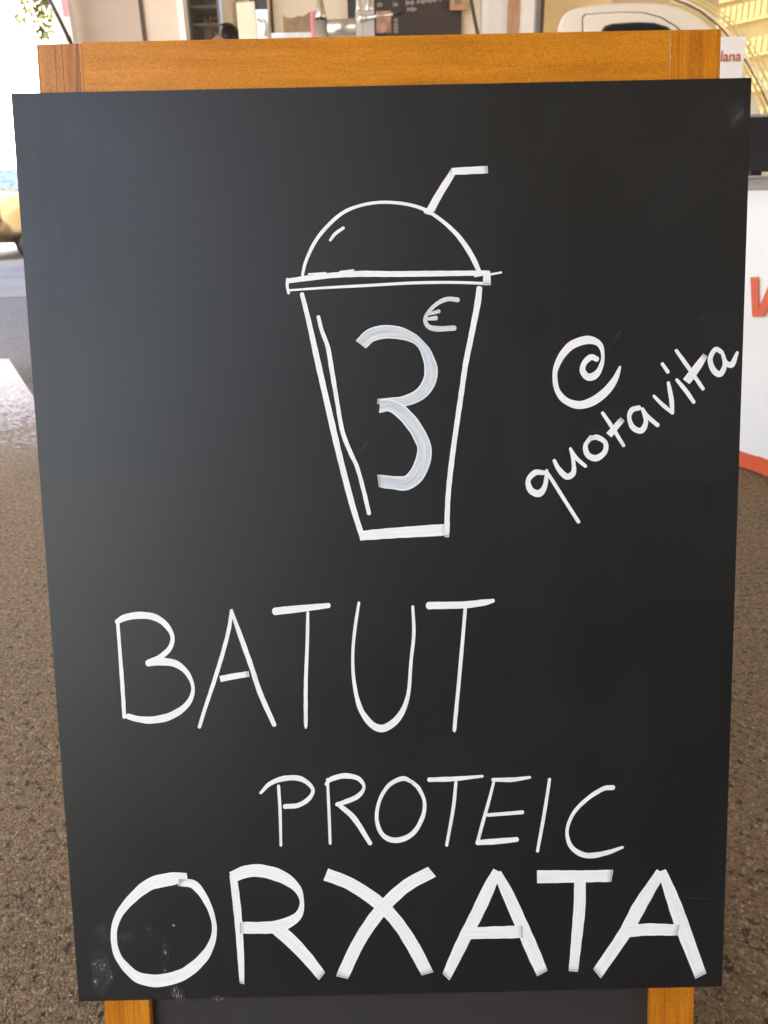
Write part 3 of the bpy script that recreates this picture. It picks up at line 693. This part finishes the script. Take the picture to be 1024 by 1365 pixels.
# ================================================================== market stall, left to right
ST = empty("market_stall", (-.5, 6.2, 0), "cream market stall with panelled walls and raised serving counter", "stall")
box("floor_platform", 'cream', ST, px(98, 5.25), 1.75, 5.25, 7.6, 0, .40, .005)
box("serving_front", 'cream', ST, px(100, 5.1), px(640, 5.1), 5.1, 5.16, 0, 1.30, .004)
box("serving_shelf", 'steel', ST, px(98, 5.0), px(642, 5.0), 4.85, 5.45, 1.302, 1.335, .004)
box("back_wall", 'pale', ST, px(312, 6.78), px(641, 6.78), 6.78, 6.84, .40, 2.9, .004)
box("rear_wall", 'pale', ST, px(100, 7.6), px(306, 7.6), 7.6, 7.66, .40, 2.9, .004)
box("wall_panel", 'taupe', ST, px(98, 5.6), px(187.5, 5.6), 5.6, 5.64, .40, 2.7, .004)
box("panel_seam", 'brown', ST, px(188, 5.62), px(191.5, 5.62), 5.615, 5.65, .40, 2.7, .002)
box("wall_panel", 'cream', ST, px(192, 5.65), px(240, 5.65), 5.64, 5.68, .40, 2.7, .004)
box("door_frame", 'white', ST, px(240.5, 5.65), px(248.5, 5.65), 5.60, 5.72, .40, 2.7, .008)
box("pillar", 'cream', ST, px(297, 6.6), px(311, 6.6), 6.6, 6.72, .40, 2.7, .006)
tube("pipe", 'brown', ST, [(px(363, 6.74), 6.74, .42), (px(363, 6.74), 6.74, 2.8)], .012)
box("wall_edge", 'dark', ST, px(464, 6.73), px(475, 6.73), 6.73, 6.775, pz(22, 6.73), 2.8, .003)
box("rear_shelf", 'steel', ST, px(361, 6.0), px(474, 6.0), 5.95, 6.25, pz(43, 6.0) - .03, pz(43, 6.0), .003)
for xx in (px(366, 6.0), px(470, 6.0)): box("shelf_bracket", 'steel', ST, xx - .01, xx + .01, 6.0, 6.22, .405, pz(43, 6.0) - .031, .002)
PLR = empty("canopy_post", (px(84, 5.4), 5.4, 0), "white painted post with pink sticker at the stall's left end", "post")
box("post_shaft", 'white', PLR, px(75, 5.4), px(97, 5.4), 5.36, 5.44, 0, 2.9, .01)
box("sticker", 'pink', PLR, px(85.5, 5.35), px(93.5, 5.35), 5.3575, 5.3592, pz(13, 5.35), pz(-16, 5.35), 0)
AS = empty("awning_strut", tuple(P(97, 62, 5.2)), "thin black slanted rod in front of the white post", "rod")
tube("rod", 'dark', AS, [P(97, 62, 5.2), P(80, 27, 5.15), P(60, -12, 5.1)], .011, 8)
tube("rod_sleeve", 'dark', AS, [P(93.5, 54.5, 5.195), P(90.5, 48, 5.19)], .014, 8)

# fridge
FG = empty("display_fridge", (px(273, 6.7), 6.95, .4), "glass door drinks fridge with white shelves behind the person", "fridge")
fx0, fx1 = px(249.5, 6.7), px(296, 6.7)
bm = bmesh.new()
for q_ in ((fx0, fx0 + .03, 6.71, 7.25, .42, 2.65), (fx1 - .03, fx1, 6.71, 7.25, .42, 2.65), (fx0 + .031, fx1 - .031, 7.21, 7.25, .42, 2.65), (fx0 + .031, fx1 - .031, 6.71, 7.2, .42, .5), (fx0 + .031, fx1 - .031, 6.71, 7.2, 2.6, 2.65)): addbox(bm, *q_)
finish("cabinet", bm, 'fridge', FG, .002)
bm = bmesh.new()
addbox(bm, fx0, fx0 + .022, 6.66, 6.70, .44, 2.62); addbox(bm, fx1 - .022, fx1, 6.66, 6.70, .44, 2.62); addbox(bm, fx0 + .0225, fx1 - .0225, 6.66, 6.70, 2.58, 2.62); addbox(bm, fx0 + .0225, fx1 - .0225, 6.66, 6.70, .44, .48)
dr = finish("door_frame", bm, 'bluish', FG, .003)
box("glass_pane", 'glass', FG, fx0 + .0225, fx1 - .0225, 6.675, 6.683, .481, 2.579, 0)
for y_ in (26, 49, 2, 75, 110): box("shelf", 'white', FG, fx0 + .032, fx1 - .032, 6.74, 7.2, pz(y_, 6.74) - .018, pz(y_, 6.74), .002)
for i, xx in enumerate((260, 267, 274, 281, 288)):
    z0 = pz(49, 6.74) + .001
    o = empty("bottle", (px(xx, 6.85), 6.85, z0), ("leftmost small bottle on the lower fridge shelf", "second small bottle from the left on the fridge shelf", "middle one of five small bottles on the fridge shelf", "fourth small bottle from the left on the fridge shelf", "rightmost small bottle on the lower fridge shelf")[i], "bottle", "bottles on the fridge shelf")
    x, y, z = o.location; h = .15
    tube("bottle_body", ('pink', 'bluish', 'paper')[i % 3], o, [(x, y, z), (x, y, z + h * .62), (x, y, z + h * .82), (x, y, z + h)], [.026, .026, .012, .011], 12)
    tube("bottle_cap", 'white', o, [(x, y, z + h + .0005), (x, y, z + h + .016)], .0125, 10)

# person behind the counter: only the top of the head shows
YP = 6.15
ht = P(301, 33, YP); hx = px(298.5, YP); ztp = ht[2]; Hh = ztp - .405
PR = empty("person", (hx, YP, .405), "person with black hair tied back facing left behind the serving counter", "person")
J = {'pel': (0, 0, .53), 'sp': (0, 0, .64), 'ch': (0, .01, .76), 'nk': (0, .01, .845), 'hd0': (-.006, 0, .885), 'hd1': (-.012, -.002, .935), 'hd2': (-.004, .002, .972),
     'nose': (-.062, -.002, .918),
     'shl': (0, -.105, .815), 'ell': (-.02, -.125, .64), 'wrl': (-.10, -.10, .53), 'hal': (-.15, -.085, .50), 'shr': (0, .115, .815), 'elr': (-.01, .135, .64), 'wrr': (-.08, .12, .52), 'har': (-.125, .11, .50),
     'hpl': (0, -.052, .50), 'knl': (-.005, -.056, .27), 'anl': (.01, -.056, .045), 'tol': (-.085, -.06, .018), 'hpr': (0, .052, .50), 'knr': (-.005, .056, .27), 'anr': (.01, .056, .045), 'tor': (-.085, .06, .018)}
RD = {'pel': (.085, .09), 'sp': (.072, .085), 'ch': (.078, .10), 'nk': (.034, .034), 'hd0': (.040, .040), 'hd1': (.056, .046), 'hd2': (.040, .036), 'nose': (.010, .010), 'shl': .04, 'ell': .028, 'wrl': .018, 'hal': .02, 'shr': .04, 'elr': .028, 'wrr': .018, 'har': .02,
      'hpl': .055, 'knl': .036, 'anl': .024, 'tol': .02, 'hpr': .055, 'knr': .036, 'anr': .024, 'tor': .02}
ED = [('pel', 'sp'), ('sp', 'ch'), ('ch', 'nk'), ('nk', 'hd0'), ('hd0', 'hd1'), ('hd1', 'hd2'), ('hd1', 'nose'), ('ch', 'shl'), ('shl', 'ell'), ('ell', 'wrl'), ('wrl', 'hal'), ('ch', 'shr'), ('shr', 'elr'), ('elr', 'wrr'), ('wrr', 'har'), ('pel', 'hpl'), ('hpl', 'knl'), ('knl', 'anl'), ('anl', 'tol'), ('pel', 'hpr'), ('hpr', 'knr'), ('knr', 'anr'), ('anr', 'tor')]
# five fingers on each hand
for s_, y0 in (('l', -1), ('r', 1)):
    hb = J['ha' + s_]
    for fi, (dy, ln_) in enumerate(((-.016, .034), (-.005, .040), (.006, .037), (.016, .029))):
        a_, b_ = 'f%s%da' % (s_, fi), 'f%s%db' % (s_, fi)
        J[a_] = (hb[0] - .018, hb[1] + dy, hb[2] - .008); J[b_] = (hb[0] - .018 - ln_ * .8, hb[1] + dy * 1.2, hb[2] - .008 - ln_ * .5)
        RD[a_] = .0052; RD[b_] = .0042; ED += [('ha' + s_, a_), (a_, b_)]
    J['t' + s_] = (hb[0] - .02, hb[1] - y0 * .03, hb[2] + .004); RD['t' + s_] = .005; ED.append(('ha' + s_, 't' + s_))
ks = list(J); me = bpy.data.meshes.new("body"); me.from_pydata([tuple(c * Hh for c in J[k_]) for k_ in ks], [(ks.index(a), ks.index(b)) for a, b in ED], [])
bo = link("body", me, 'skin', PR); mod = bo.modifiers.new("skin", 'SKIN'); mod.use_smooth_shade = True
for i, k_ in enumerate(ks):
    r_ = RD[k_]; r_ = r_ if isinstance(r_, tuple) else (r_, r_); me.skin_vertices[0].data[i].radius = (r_[0] * Hh, r_[1] * Hh)
me.skin_vertices[0].data[0].use_root = True
sb = bo.modifiers.new("sub", 'SUBSURF'); sb.levels = 2; sb.render_levels = 2
def blob(name, mat, parent, c, r_, cut=None, seg=20):
    bm = bmesh.new(); bmesh.ops.create_uvsphere(bm, u_segments=seg, v_segments=seg // 2 + 2, radius=1)
    for v in bm.verts: v.co = Vector((c[0] + v.co.x * r_[0], c[1] + v.co.y * r_[1], c[2] + v.co.z * r_[2]))
    if cut: bmesh.ops.delete(bm, geom=[v for v in bm.verts if cut(v.co)], context='VERTS')
    return finish(name, bm, mat, parent, smooth=True)
hc = Vector((hx - .010 * Hh, YP, .405 + .935 * Hh))
blob("hair", 'hair', PR, (hc.x + .034, YP, hc.z + .008), (.098, .088, .108), lambda p: p.x < hc.x - .002 and p.z < hc.z + .090)
blob("hair_bun", 'hair', PR, (hc.x + .115, YP, hc.z - .02), (.05, .05, .055))
blob("apron", 'cloth', PR, (hx - .002, YP, .405 + .66 * Hh), (.16, .21, .33), lambda p: p.z > .405 + .83 * Hh)
for e_ in (-1, 1): blob("eye", 'hair', PR, (hc.x - .083, YP + e_ * .033, hc.z - .005), (.008, .010, .007), seg=10)
for e_ in (-1, 1): blob("ear", 'skin', PR, (hc.x + .012, YP + e_ * .083, hc.z - .02), (.02, .01, .032), seg=12)

# things on the serving counter
def stand(x, y): return (x, y, 1.336)
PC = empty("price_card", stand(px(328, 5.3), 5.3), "blank ivory card standing upright on the serving counter", "card")
a, b = P(314.5, 4, 5.3), P(339, 1.5, 5.3)
prism("card_sheet", 'card', PC, [(a[0] + .008, 1.345), (b[0] + .010, 1.345), (b[0], b[2]), (a[0], a[2])], 5.3, 5.306, .001, 1)
box("card_foot", 'steel', PC, px(318, 5.3) + .02, px(337, 5.3), 5.27, 5.34, 1.3355, 1.3445, .002)
CM = empty("coffee_machine", stand(px(350, 5.38), 5.3), "stainless steel coffee machine beside the ivory card", "coffee machine")
box("machine_body", 'steel', CM, px(340, 5.36), px(359, 5.36), 5.31, 5.44, 1.36, pz(12, 5.36), .012)
box("machine_top", 'dark', CM, px(336, 5.36), px(356, 5.36), 5.32, 5.43, pz(12, 5.36) + .001, pz(-8, 5.36), .01)
for xx in (px(343, 5.36), px(356, 5.36)): tube("foot", 'dark', CM, [(xx, 5.37, 1.3355), (xx, 5.37, 1.3598)], .012, 10)
tube("steam_pipe", 'steel', CM, [P(344, 26, 5.30), P(352, 27, 5.28), P(354, 34, 5.275), P(353, 48, 5.27)], .008, 10)
# paper bag
zsf = pz(43, 6.0) + .001
BG = empty("paper_bag", (px(398, 6.08), 6.08, zsf), "brown paper bag with torn uneven top on the steel shelf", "bag")
tops = [(377, 17), (381, 20), (387, 22), (394, 20.5), (399, 18.5), (404, 20), (409, 17), (413, 13.5), (417, 13), (420, 18)]
bm = bmesh.new(); ring_f = [];
front = [(px(x, 6.03, y), pz(y, 6.03)) for x, y in tops]
va = [bm.verts.new((x, 6.03 + .006 * math.sin(i * 2.1), z)) for i, (x, z) in enumerate(front)]; vb = [bm.verts.new((x, 6.03, zsf)) for x, z in front]
vc = [bm.verts.new((x, 6.15, z + .02 * math.sin(i * 1.7))) for i, (x, z) in enumerate(front)]; vd = [bm.verts.new((x, 6.15, zsf)) for x, z in front]
for i in range(len(front) - 1):
    bm.faces.new((vb[i], vb[i + 1], va[i + 1], va[i])); bm.faces.new((vd[i + 1], vd[i], vc[i], vc[i + 1])); bm.faces.new((vb[i + 1], vb[i], vd[i], vd[i + 1]))
bm.faces.new((vb[0], va[0], vc[0], vd[0])); bm.faces.new((va[-1], vb[-1], vd[-1], vc[-1]))
tg_ = finish("bag_paper", bm, 'paperbag', BG)
# drink tap
YT = 5.0
TP = empty("drink_tap", stand(px(450, YT), YT), "stainless steel drinks tap with horizontal barrel and thin lever", "drinks tap")
xc = px(428, YT); zr = pz(25, YT)
tube("column", 'steel', TP, [(xc, YT, 1.336), (xc, YT, zr - .006)], .036, 24)
tube("black_ring", 'black', TP, [(xc, YT, zr - .0055), (xc, YT, zr + .006)], .033, 24)
tube("cone", 'steel', TP, [(xc, YT, zr + .0065), (xc, YT, zr + .02), (xc, YT, pz(-14, YT))], [.034, .031, .008], 24)
tube("barrel", 'steel', TP, [(px(436, YT), YT, pz(36.5, YT)), (px(474, YT), YT, pz(35.5, YT))], .040, 24)
tube("rail_rod", 'steel', TP, [(px(436, YT), YT + .02, pz(26, YT)), (px(474, YT), YT + .02, pz(25, YT))], .009, 12)
for x_, wd in ((478.5, 4.3), (491.8, 7.2)):
    h = px(x_ + wd, YT) - px(x_, YT)
    box("post", 'steel', TP, px(x_, YT) - h, px(x_, YT) + h, YT - .03, YT + .03, 1.336, pz(16, YT), .006)
    tube("post_neck", 'steel', TP, [(px(x_, YT), YT, pz(16, YT) + .0005), (px(x_, YT), YT, pz(10, YT)), (px(x_, YT), YT, pz(-30, YT))], [h, h * .72, h * .68], 16)
blob("knob", 'steel', TP, tuple(P(482, 24, YT - .05)), (.021, .018, .021))
tube("lever", 'steel', TP, [P(485, 24.3, YT - .05), P(524, 18.8, YT - .05)], [.0075, .0085], 12)
tube("lever_grip", 'black', TP, [P(524.3, 18.8, YT - .05), P(539, 16.8, YT - .05)], [.009, .008], 12)
PK = empty("cup_stack", (px(418, 5.1), 5.1, 1.336), "pink paper cups stacked beside the drinks tap", "cup")
tube("stacked_cups", 'pink', PK, [(px(418.3, 5.1), 5.1, 1.3362), (px(418.3, 5.1), 5.1, pz(14, 5.1))], [.014, .018], 14)

# menu board
YM = 6.72
MB = empty("menu_board", (px(555, YM), YM, .4), "dark brown menu board with faint chalk lines behind the drinks tap", "menu board")
mx0, mx1 = px(499, YM), px(615.5, YM)
box("board", 'menu', MB, mx0, mx1, YM, YM + .03, .41, 2.8, .003)
for (x0, x1, y0, sl_) in ((541, 553, 4, -.5), (543, 556, 12.5, -.3), (556, 573, 2.5, -2), (573, 584, 1, -2), (524, 531, 6, 0), (525, 531, 27, 0), (525, 531, 32.5, 0), (525, 531, 37.5, 0), (525, 531, 42, 0), (503, 510, 6.5, -.2), (586, 600, -2, -2)):
    pa, pb = P(x0, y0, YM - .002), P(x1, y0 + sl_, YM - .002); bm = bmesh.new()
    n = 5
    for i in range(n):
        f_, g_ = i / n, (i + .72) / n; lo_ = pa * (1 - f_) + pb * f_; hi_ = pa * (1 - g_) + pb * g_; hgt = .011 + .005 * math.sin(i * 2.3 + x0)
        addbox(bm, lo_[0], hi_[0], YM - .004, YM - .0012, lo_[2] - hgt, lo_[2] + hgt)
    tag(finish("chalk_line", bm, 'chalk', MB), kind='stuff')
box("photo_print", 'photo', MB, px(501.5, YM), px(521.5, YM), YM - .006, YM - .001, pz(44, YM), pz(15, YM), .001)
# picture
YQ = 6.66
PF = empty("picture_frame", (px(609, YQ), YQ, pz(14, YQ)), "small pale wooden picture frame with grey picture over the menu board", "picture frame")
qx0, qx1, qz0, qz1 = px(600, YQ, 8), px(617, YQ, 8), pz(15.5, YQ), pz(-34, YQ); fr_ = .034
box("picture", 'grey', PF, qx0 + fr_, qx1 - fr_ * .2, YQ + .01, YQ + .02, qz0 + fr_, qz1 - fr_, 0)
bm = bmesh.new()
for q_ in ((qx0, qx0 + fr_, qz0, qz1), (qx1 - fr_ * .2, qx1 + .03, qz0, qz1), (qx0 + fr_, qx1 - fr_ * .2, qz0, qz0 + fr_), (qx0 + fr_, qx1 - fr_ * .2, qz1 - fr_, qz1)): addbox(bm, q_[0], q_[1], YQ, YQ + .03, q_[2], q_[3])
finish("frame", bm, 'batten', PF, .003)
# pole, posters, batten, post
YK = 5.6
BP = empty("broom_pole", (px(640, YK), YK, .4), "thin black pole leaning against the cream stall wall", "pole")
pa = P(637, 46, YK); pb = P(627, -4, YK); dd = (pa - pb); pe = pa + dd * ((pa[2] - .41) / -dd[2] if dd[2] else 0)
tube("pole", 'dark', BP, [pe, pa, pb, pb - dd * .6], .011, 10)
YO = 5.9
WP = empty("poster_wall", (px(678, YO), YO, 0), "white poster covered panel with a pale wooden batten", "panel")
box("backing", 'cream', WP, px(640, YO), px(714, YO), YO + .01, YO + .04, 0, 2.8, .003)
for x0, x1 in ((642.5, 676.5), (691, 713)):
    xa, xb = px(x0, YO), px(x1, YO); bm = bmesh.new(); n = 8; gv = []
    for j in range(15): gv.append([bm.verts.new((xa + (xb - xa) * i / n, YO + .004 - .004 * math.sin(i * 1.3 + j * .7) * math.sin(j), 1.0 + 1.7 * j / 14)) for i in range(n + 1)])
    for j in range(14):
        for i in range(n): bm.faces.new((gv[j][i], gv[j][i + 1], gv[j + 1][i + 1], gv[j + 1][i]))
    finish("poster", bm, 'paper', WP, smooth=True)
box("batten", 'batten', WP, px(677, YO), px(690.5, YO), YO - .022, YO + .008, 0, 2.8, .003)
CP = empty("stall_corner_post", (px(718, 5.7), 5.7, 0), "grey aluminium corner post with brown edge beside the white posters", "post")
box("post_profile", 'bluish', CP, px(713.3, 5.7), px(719.5, 5.7), 5.68, 5.74, 0, 2.9, .004)
box("post_edge", 'brown', CP, px(719.7, 5.7), px(724, 5.7), 5.675, 5.745, 0, 2.9, .003)

# ================================================================== tan car on the road
YC = 13.2
xr = P(31, 300, YC)[0]; CRx = xr - .86
CR = empty("parked_car", (CRx, YC + 1.9, .004), "tan car facing the viewer on the pale road left of the easel", "car", rot=(0, 0, rad(-6)))
# body lofted from the front bumper to the tail : (y, half width, z bottom, z shoulder, z top, half width of top)
sec = [(-.02, .62, .40, .62, .70, .54), (.05, .78, .36, .70, .86, .64), (.35, .85, .33, .84, .98, .72), (.95, .87, .22, .92, 1.05, .74), (1.15, .87, .22, .93, 1.07, .74), (1.75, .87, .22, .95, 1.42, .62), (2.3, .87, .22, .97, 1.47, .60), (3.0, .87, .22, .97, 1.45, .60), (3.6, .86, .24, .97, 1.30, .62), (4.05, .80, .30, .90, 1.02, .62), (4.15, .70, .42, .80, .90, .56)]
bm = bmesh.new(); rings = []
for (y, hw, zb_, zs_, zt_, ht_) in sec:
    y -= 1.9
    half = [(hw * .90, zb_), (hw, zb_ + .10), (hw * 1.0, (zb_ + zs_) / 2), (hw * .985, zs_ - .03), (hw * .93, zs_ + (zt_ - zs_) * .18), (ht_ + .03, zt_ - (zt_ - zs_) * .12), (ht_ * .82, zt_ - .003), (ht_ * .4, zt_ + .012)]
    ring = [(x, z) for x, z in half] + [(-x, z) for x, z in reversed(half)]
    rings.append([bm.verts.new((x, y, z)) for x, z in ring])
n = len(rings[0])
for A_, B_ in zip(rings, rings[1:]):
    for i in range(n): bm.faces.new((A_[i], A_[(i + 1) % n], B_[(i + 1) % n], B_[i]))
bm.faces.new(rings[0]); bm.faces.new(rings[-1][::-1])
o = finish("body", bm, 'carpaint', CR, smooth=True, inv=ID); s_ = o.modifiers.new("s", 'SUBSURF'); s_.levels = 1; s_.render_levels = 2
def slab(name, mat, quad, th=.012):
    bm = bmesh.new(); nrm = (Vector(quad[1]) - Vector(quad[0])).cross(Vector(quad[2]) - Vector(quad[0])).normalized()
    a = [bm.verts.new(p) for p in quad]; b = [bm.verts.new(Vector(p) - nrm * th) for p in quad]; bm.faces.new(a); bm.faces.new(b[::-1])
    for i in range(len(quad)): bm.faces.new((a[i], b[i], b[(i + 1) % len(quad)], a[(i + 1) % len(quad)]))
    return finish(name, bm, mat, CR, inv=ID)
slab("windscreen", 'skyglass', [(-.66, -.84, 1.085), (.66, -.84, 1.085), (.44, -.22, 1.42), (-.44, -.22, 1.42)])
for s1 in (-1, 1):
    tag(slab("side_window", 'darkglass', [(s1 * .82, -.55, 1.08), (s1 * .82, 1.5, 1.08), (s1 * .68, 1.25, 1.36), (s1 * .665, -.1, 1.36)][::s1]))
    bm = bmesh.new(); bmesh.ops.create_uvsphere(bm, u_segments=16, v_segments=10, radius=1)
    for v in bm.verts: v.co = Vector((s1 * .58 + v.co.x * .145, -1.875 + v.co.y * .09, .80 + v.co.z * .075))
    box("headlight_bezel", 'dark', CR, s1 * .58 - .17, s1 * .58 + .17, -1.925, -1.86, .715, .885, .03, True)
    hl = finish("headlight", bm, 'chrome', CR, smooth=True, inv=ID)
    box("fog_recess", 'brown', CR, s1 * .52 - .11, s1 * .52 + .11, -1.955, -1.86, .40, .55, .02, True)
    box("fog_light", 'chrome', CR, s1 * .52 - .085, s1 * .52 + .085, -1.965, -1.86, .42, .53, .015, True)
    for yy in (-1.15, 1.45):
        bm = bmesh.new(); addtube(bm, [(s1 * .66, yy, .315), (s1 * .885, yy, .315)], .315, 32); wh = finish("wheel", bm, 'rubber', CR, .03, inv=ID)
        bm = bmesh.new(); addtube(bm, [(s1 * .68, yy, .315), (s1 * .895, yy, .315)], .19, 24); finish("rim", bm, 'bluish', wh, .01, inv=ID)
    bm = bmesh.new(); bmesh.ops.create_uvsphere(bm, u_segments=14, v_segments=8, radius=1)
    for v in bm.verts: v.co = Vector((s1 * .97 + v.co.x * .11, -.62 + v.co.y * .05, 1.08 + v.co.z * .07))
    finish("mirror", bm, 'carpaint', CR, smooth=True, inv=ID)
box("bumper_seam", 'brown', CR, -.74, .74, -1.938, -1.80, .632, .650, .004, True)
box("grille", 'dark', CR, -.36, .36, -1.935, -1.90, .60, .72, .01, True)
box("lower_grille", 'dark', CR, -.42, .42, -1.955, -1.86, .32, .42, .01, True)
box("licence_plate", 'white', CR, -.26, .26, -1.97, -1.956, .46, .57, .004, True)
box("dashboard_tag", 'red', CR, .50, .56, -.40, -.37, 1.25, 1.42, .004, True)

# ================================================================== white building beyond the road, tree
WB = empty("white_building", (-17, 34, 0), "bright white building across the road behind the tan car", "building")
box("wall", 'plaster', WB, -40, -8.5, 34, 44, 0, 9, .02)
box("roof_edge", 'plaster', WB, -40.2, -8.3, 33.8, 44.2, 9.003, 9.4, .05)
for j in range(2):
    for i in range(7):
        x = -37 + i * 4.1; z = 1.6 + j * 3.6
        wo = box("window", 'grey', WB, x, x + 1.4, 33.95, 33.99, z, z + 1.8, .01); box("window_sill", 'white', wo, x - .1, x + 1.5, 33.85, 33.998, z - .12, z - .004, .01)
TRE = empty("street_tree", (P(150, 60, 13)[0], 13.2, 0), "yellow green leafy tree hanging over the stall's left end", "tree")
tx, ty = TRE.location.x, 13.2
def limb(pts, r0, r1, bm):
    n = len(pts); addtube(bm, pts, [r0 + (r1 - r0) * i / (n - 1) for i in range(n)], 10)
bm = bmesh.new()
limb([(tx, ty, 0), (tx + .05, ty, 1.4), (tx - .05, ty + .05, 2.6), (tx + .05, ty, 3.8)], .17, .09, bm)
tips = []
for i in range(11):
    a_ = i * 2.4; h0 = 2.7 + .1 * i; ln_ = 1.1 + .7 * random.random(); e = Vector((tx + math.cos(a_) * ln_, ty + math.sin(a_) * ln_, h0 + .9 + .5 * random.random()))
    limb([(tx, ty, h0 - .1), ((tx + e.x) / 2, (ty + e.y) / 2, h0 + .6), tuple(e)], .05, .012, bm); tips.append(e)
hang = [P(62, -60, 12.6), P(58, -20, 12.5), P(56, 8, 12.4), P(60, 30, 12.4), P(57, 50, 12.4)]
limb([(tx, ty, 3.5), (tx - .4, ty - .3, 3.9)] + [tuple(p) for p in hang], .03, .006, bm)
hang2 = [P(40, -40, 12.4), P(38, -5, 12.4), P(45, 12, 12.4)]
limb([(tx, ty, 3.4), (tx - .6, ty - .2, 3.8)] + [tuple(p) for p in hang2], .03, .006, bm)
finish("trunk", bm, 'bark', TRE, smooth=True)
bm = bmesh.new()
def leaf(c, s_):
    d = Vector((random.gauss(0, 1), random.gauss(0, 1), random.gauss(-.3, .7))).normalized(); u_ = d.orthogonal().normalized(); u_.rotate(Quaternion(d, random.random() * 6))
    p = [c, c + d * s_ * .5 + u_ * s_ * .3, c + d * s_, c + d * s_ * .5 - u_ * s_ * .3]; bm.faces.new([bm.verts.new(q_) for q_ in p])
for e in tips:
    for _ in range(420):
        c = e + Vector((random.gauss(0, .42), random.gauss(0, .42), random.gauss(.15, .34)))
        if c.z > 3.25: leaf(c, random.uniform(.06, .13))
def along(path, n, sp, t0=0., t1=1.):
    for _ in range(n):
        t = (t0 + (t1 - t0) * random.random()) * (len(path) - 1); i = min(int(t), len(path) - 2); p = path[i] + (path[i + 1] - path[i]) * (t - i)
        leaf(Vector(p) + Vector((random.gauss(0, sp), random.gauss(0, sp), random.gauss(0, sp))), random.uniform(.06, .12))
along(hang, 150, .12, 0, .62); along(hang, 60, .05, .55, 1); along(hang2, 220, .14)
finish("crown", bm, 'leaf', TRE)
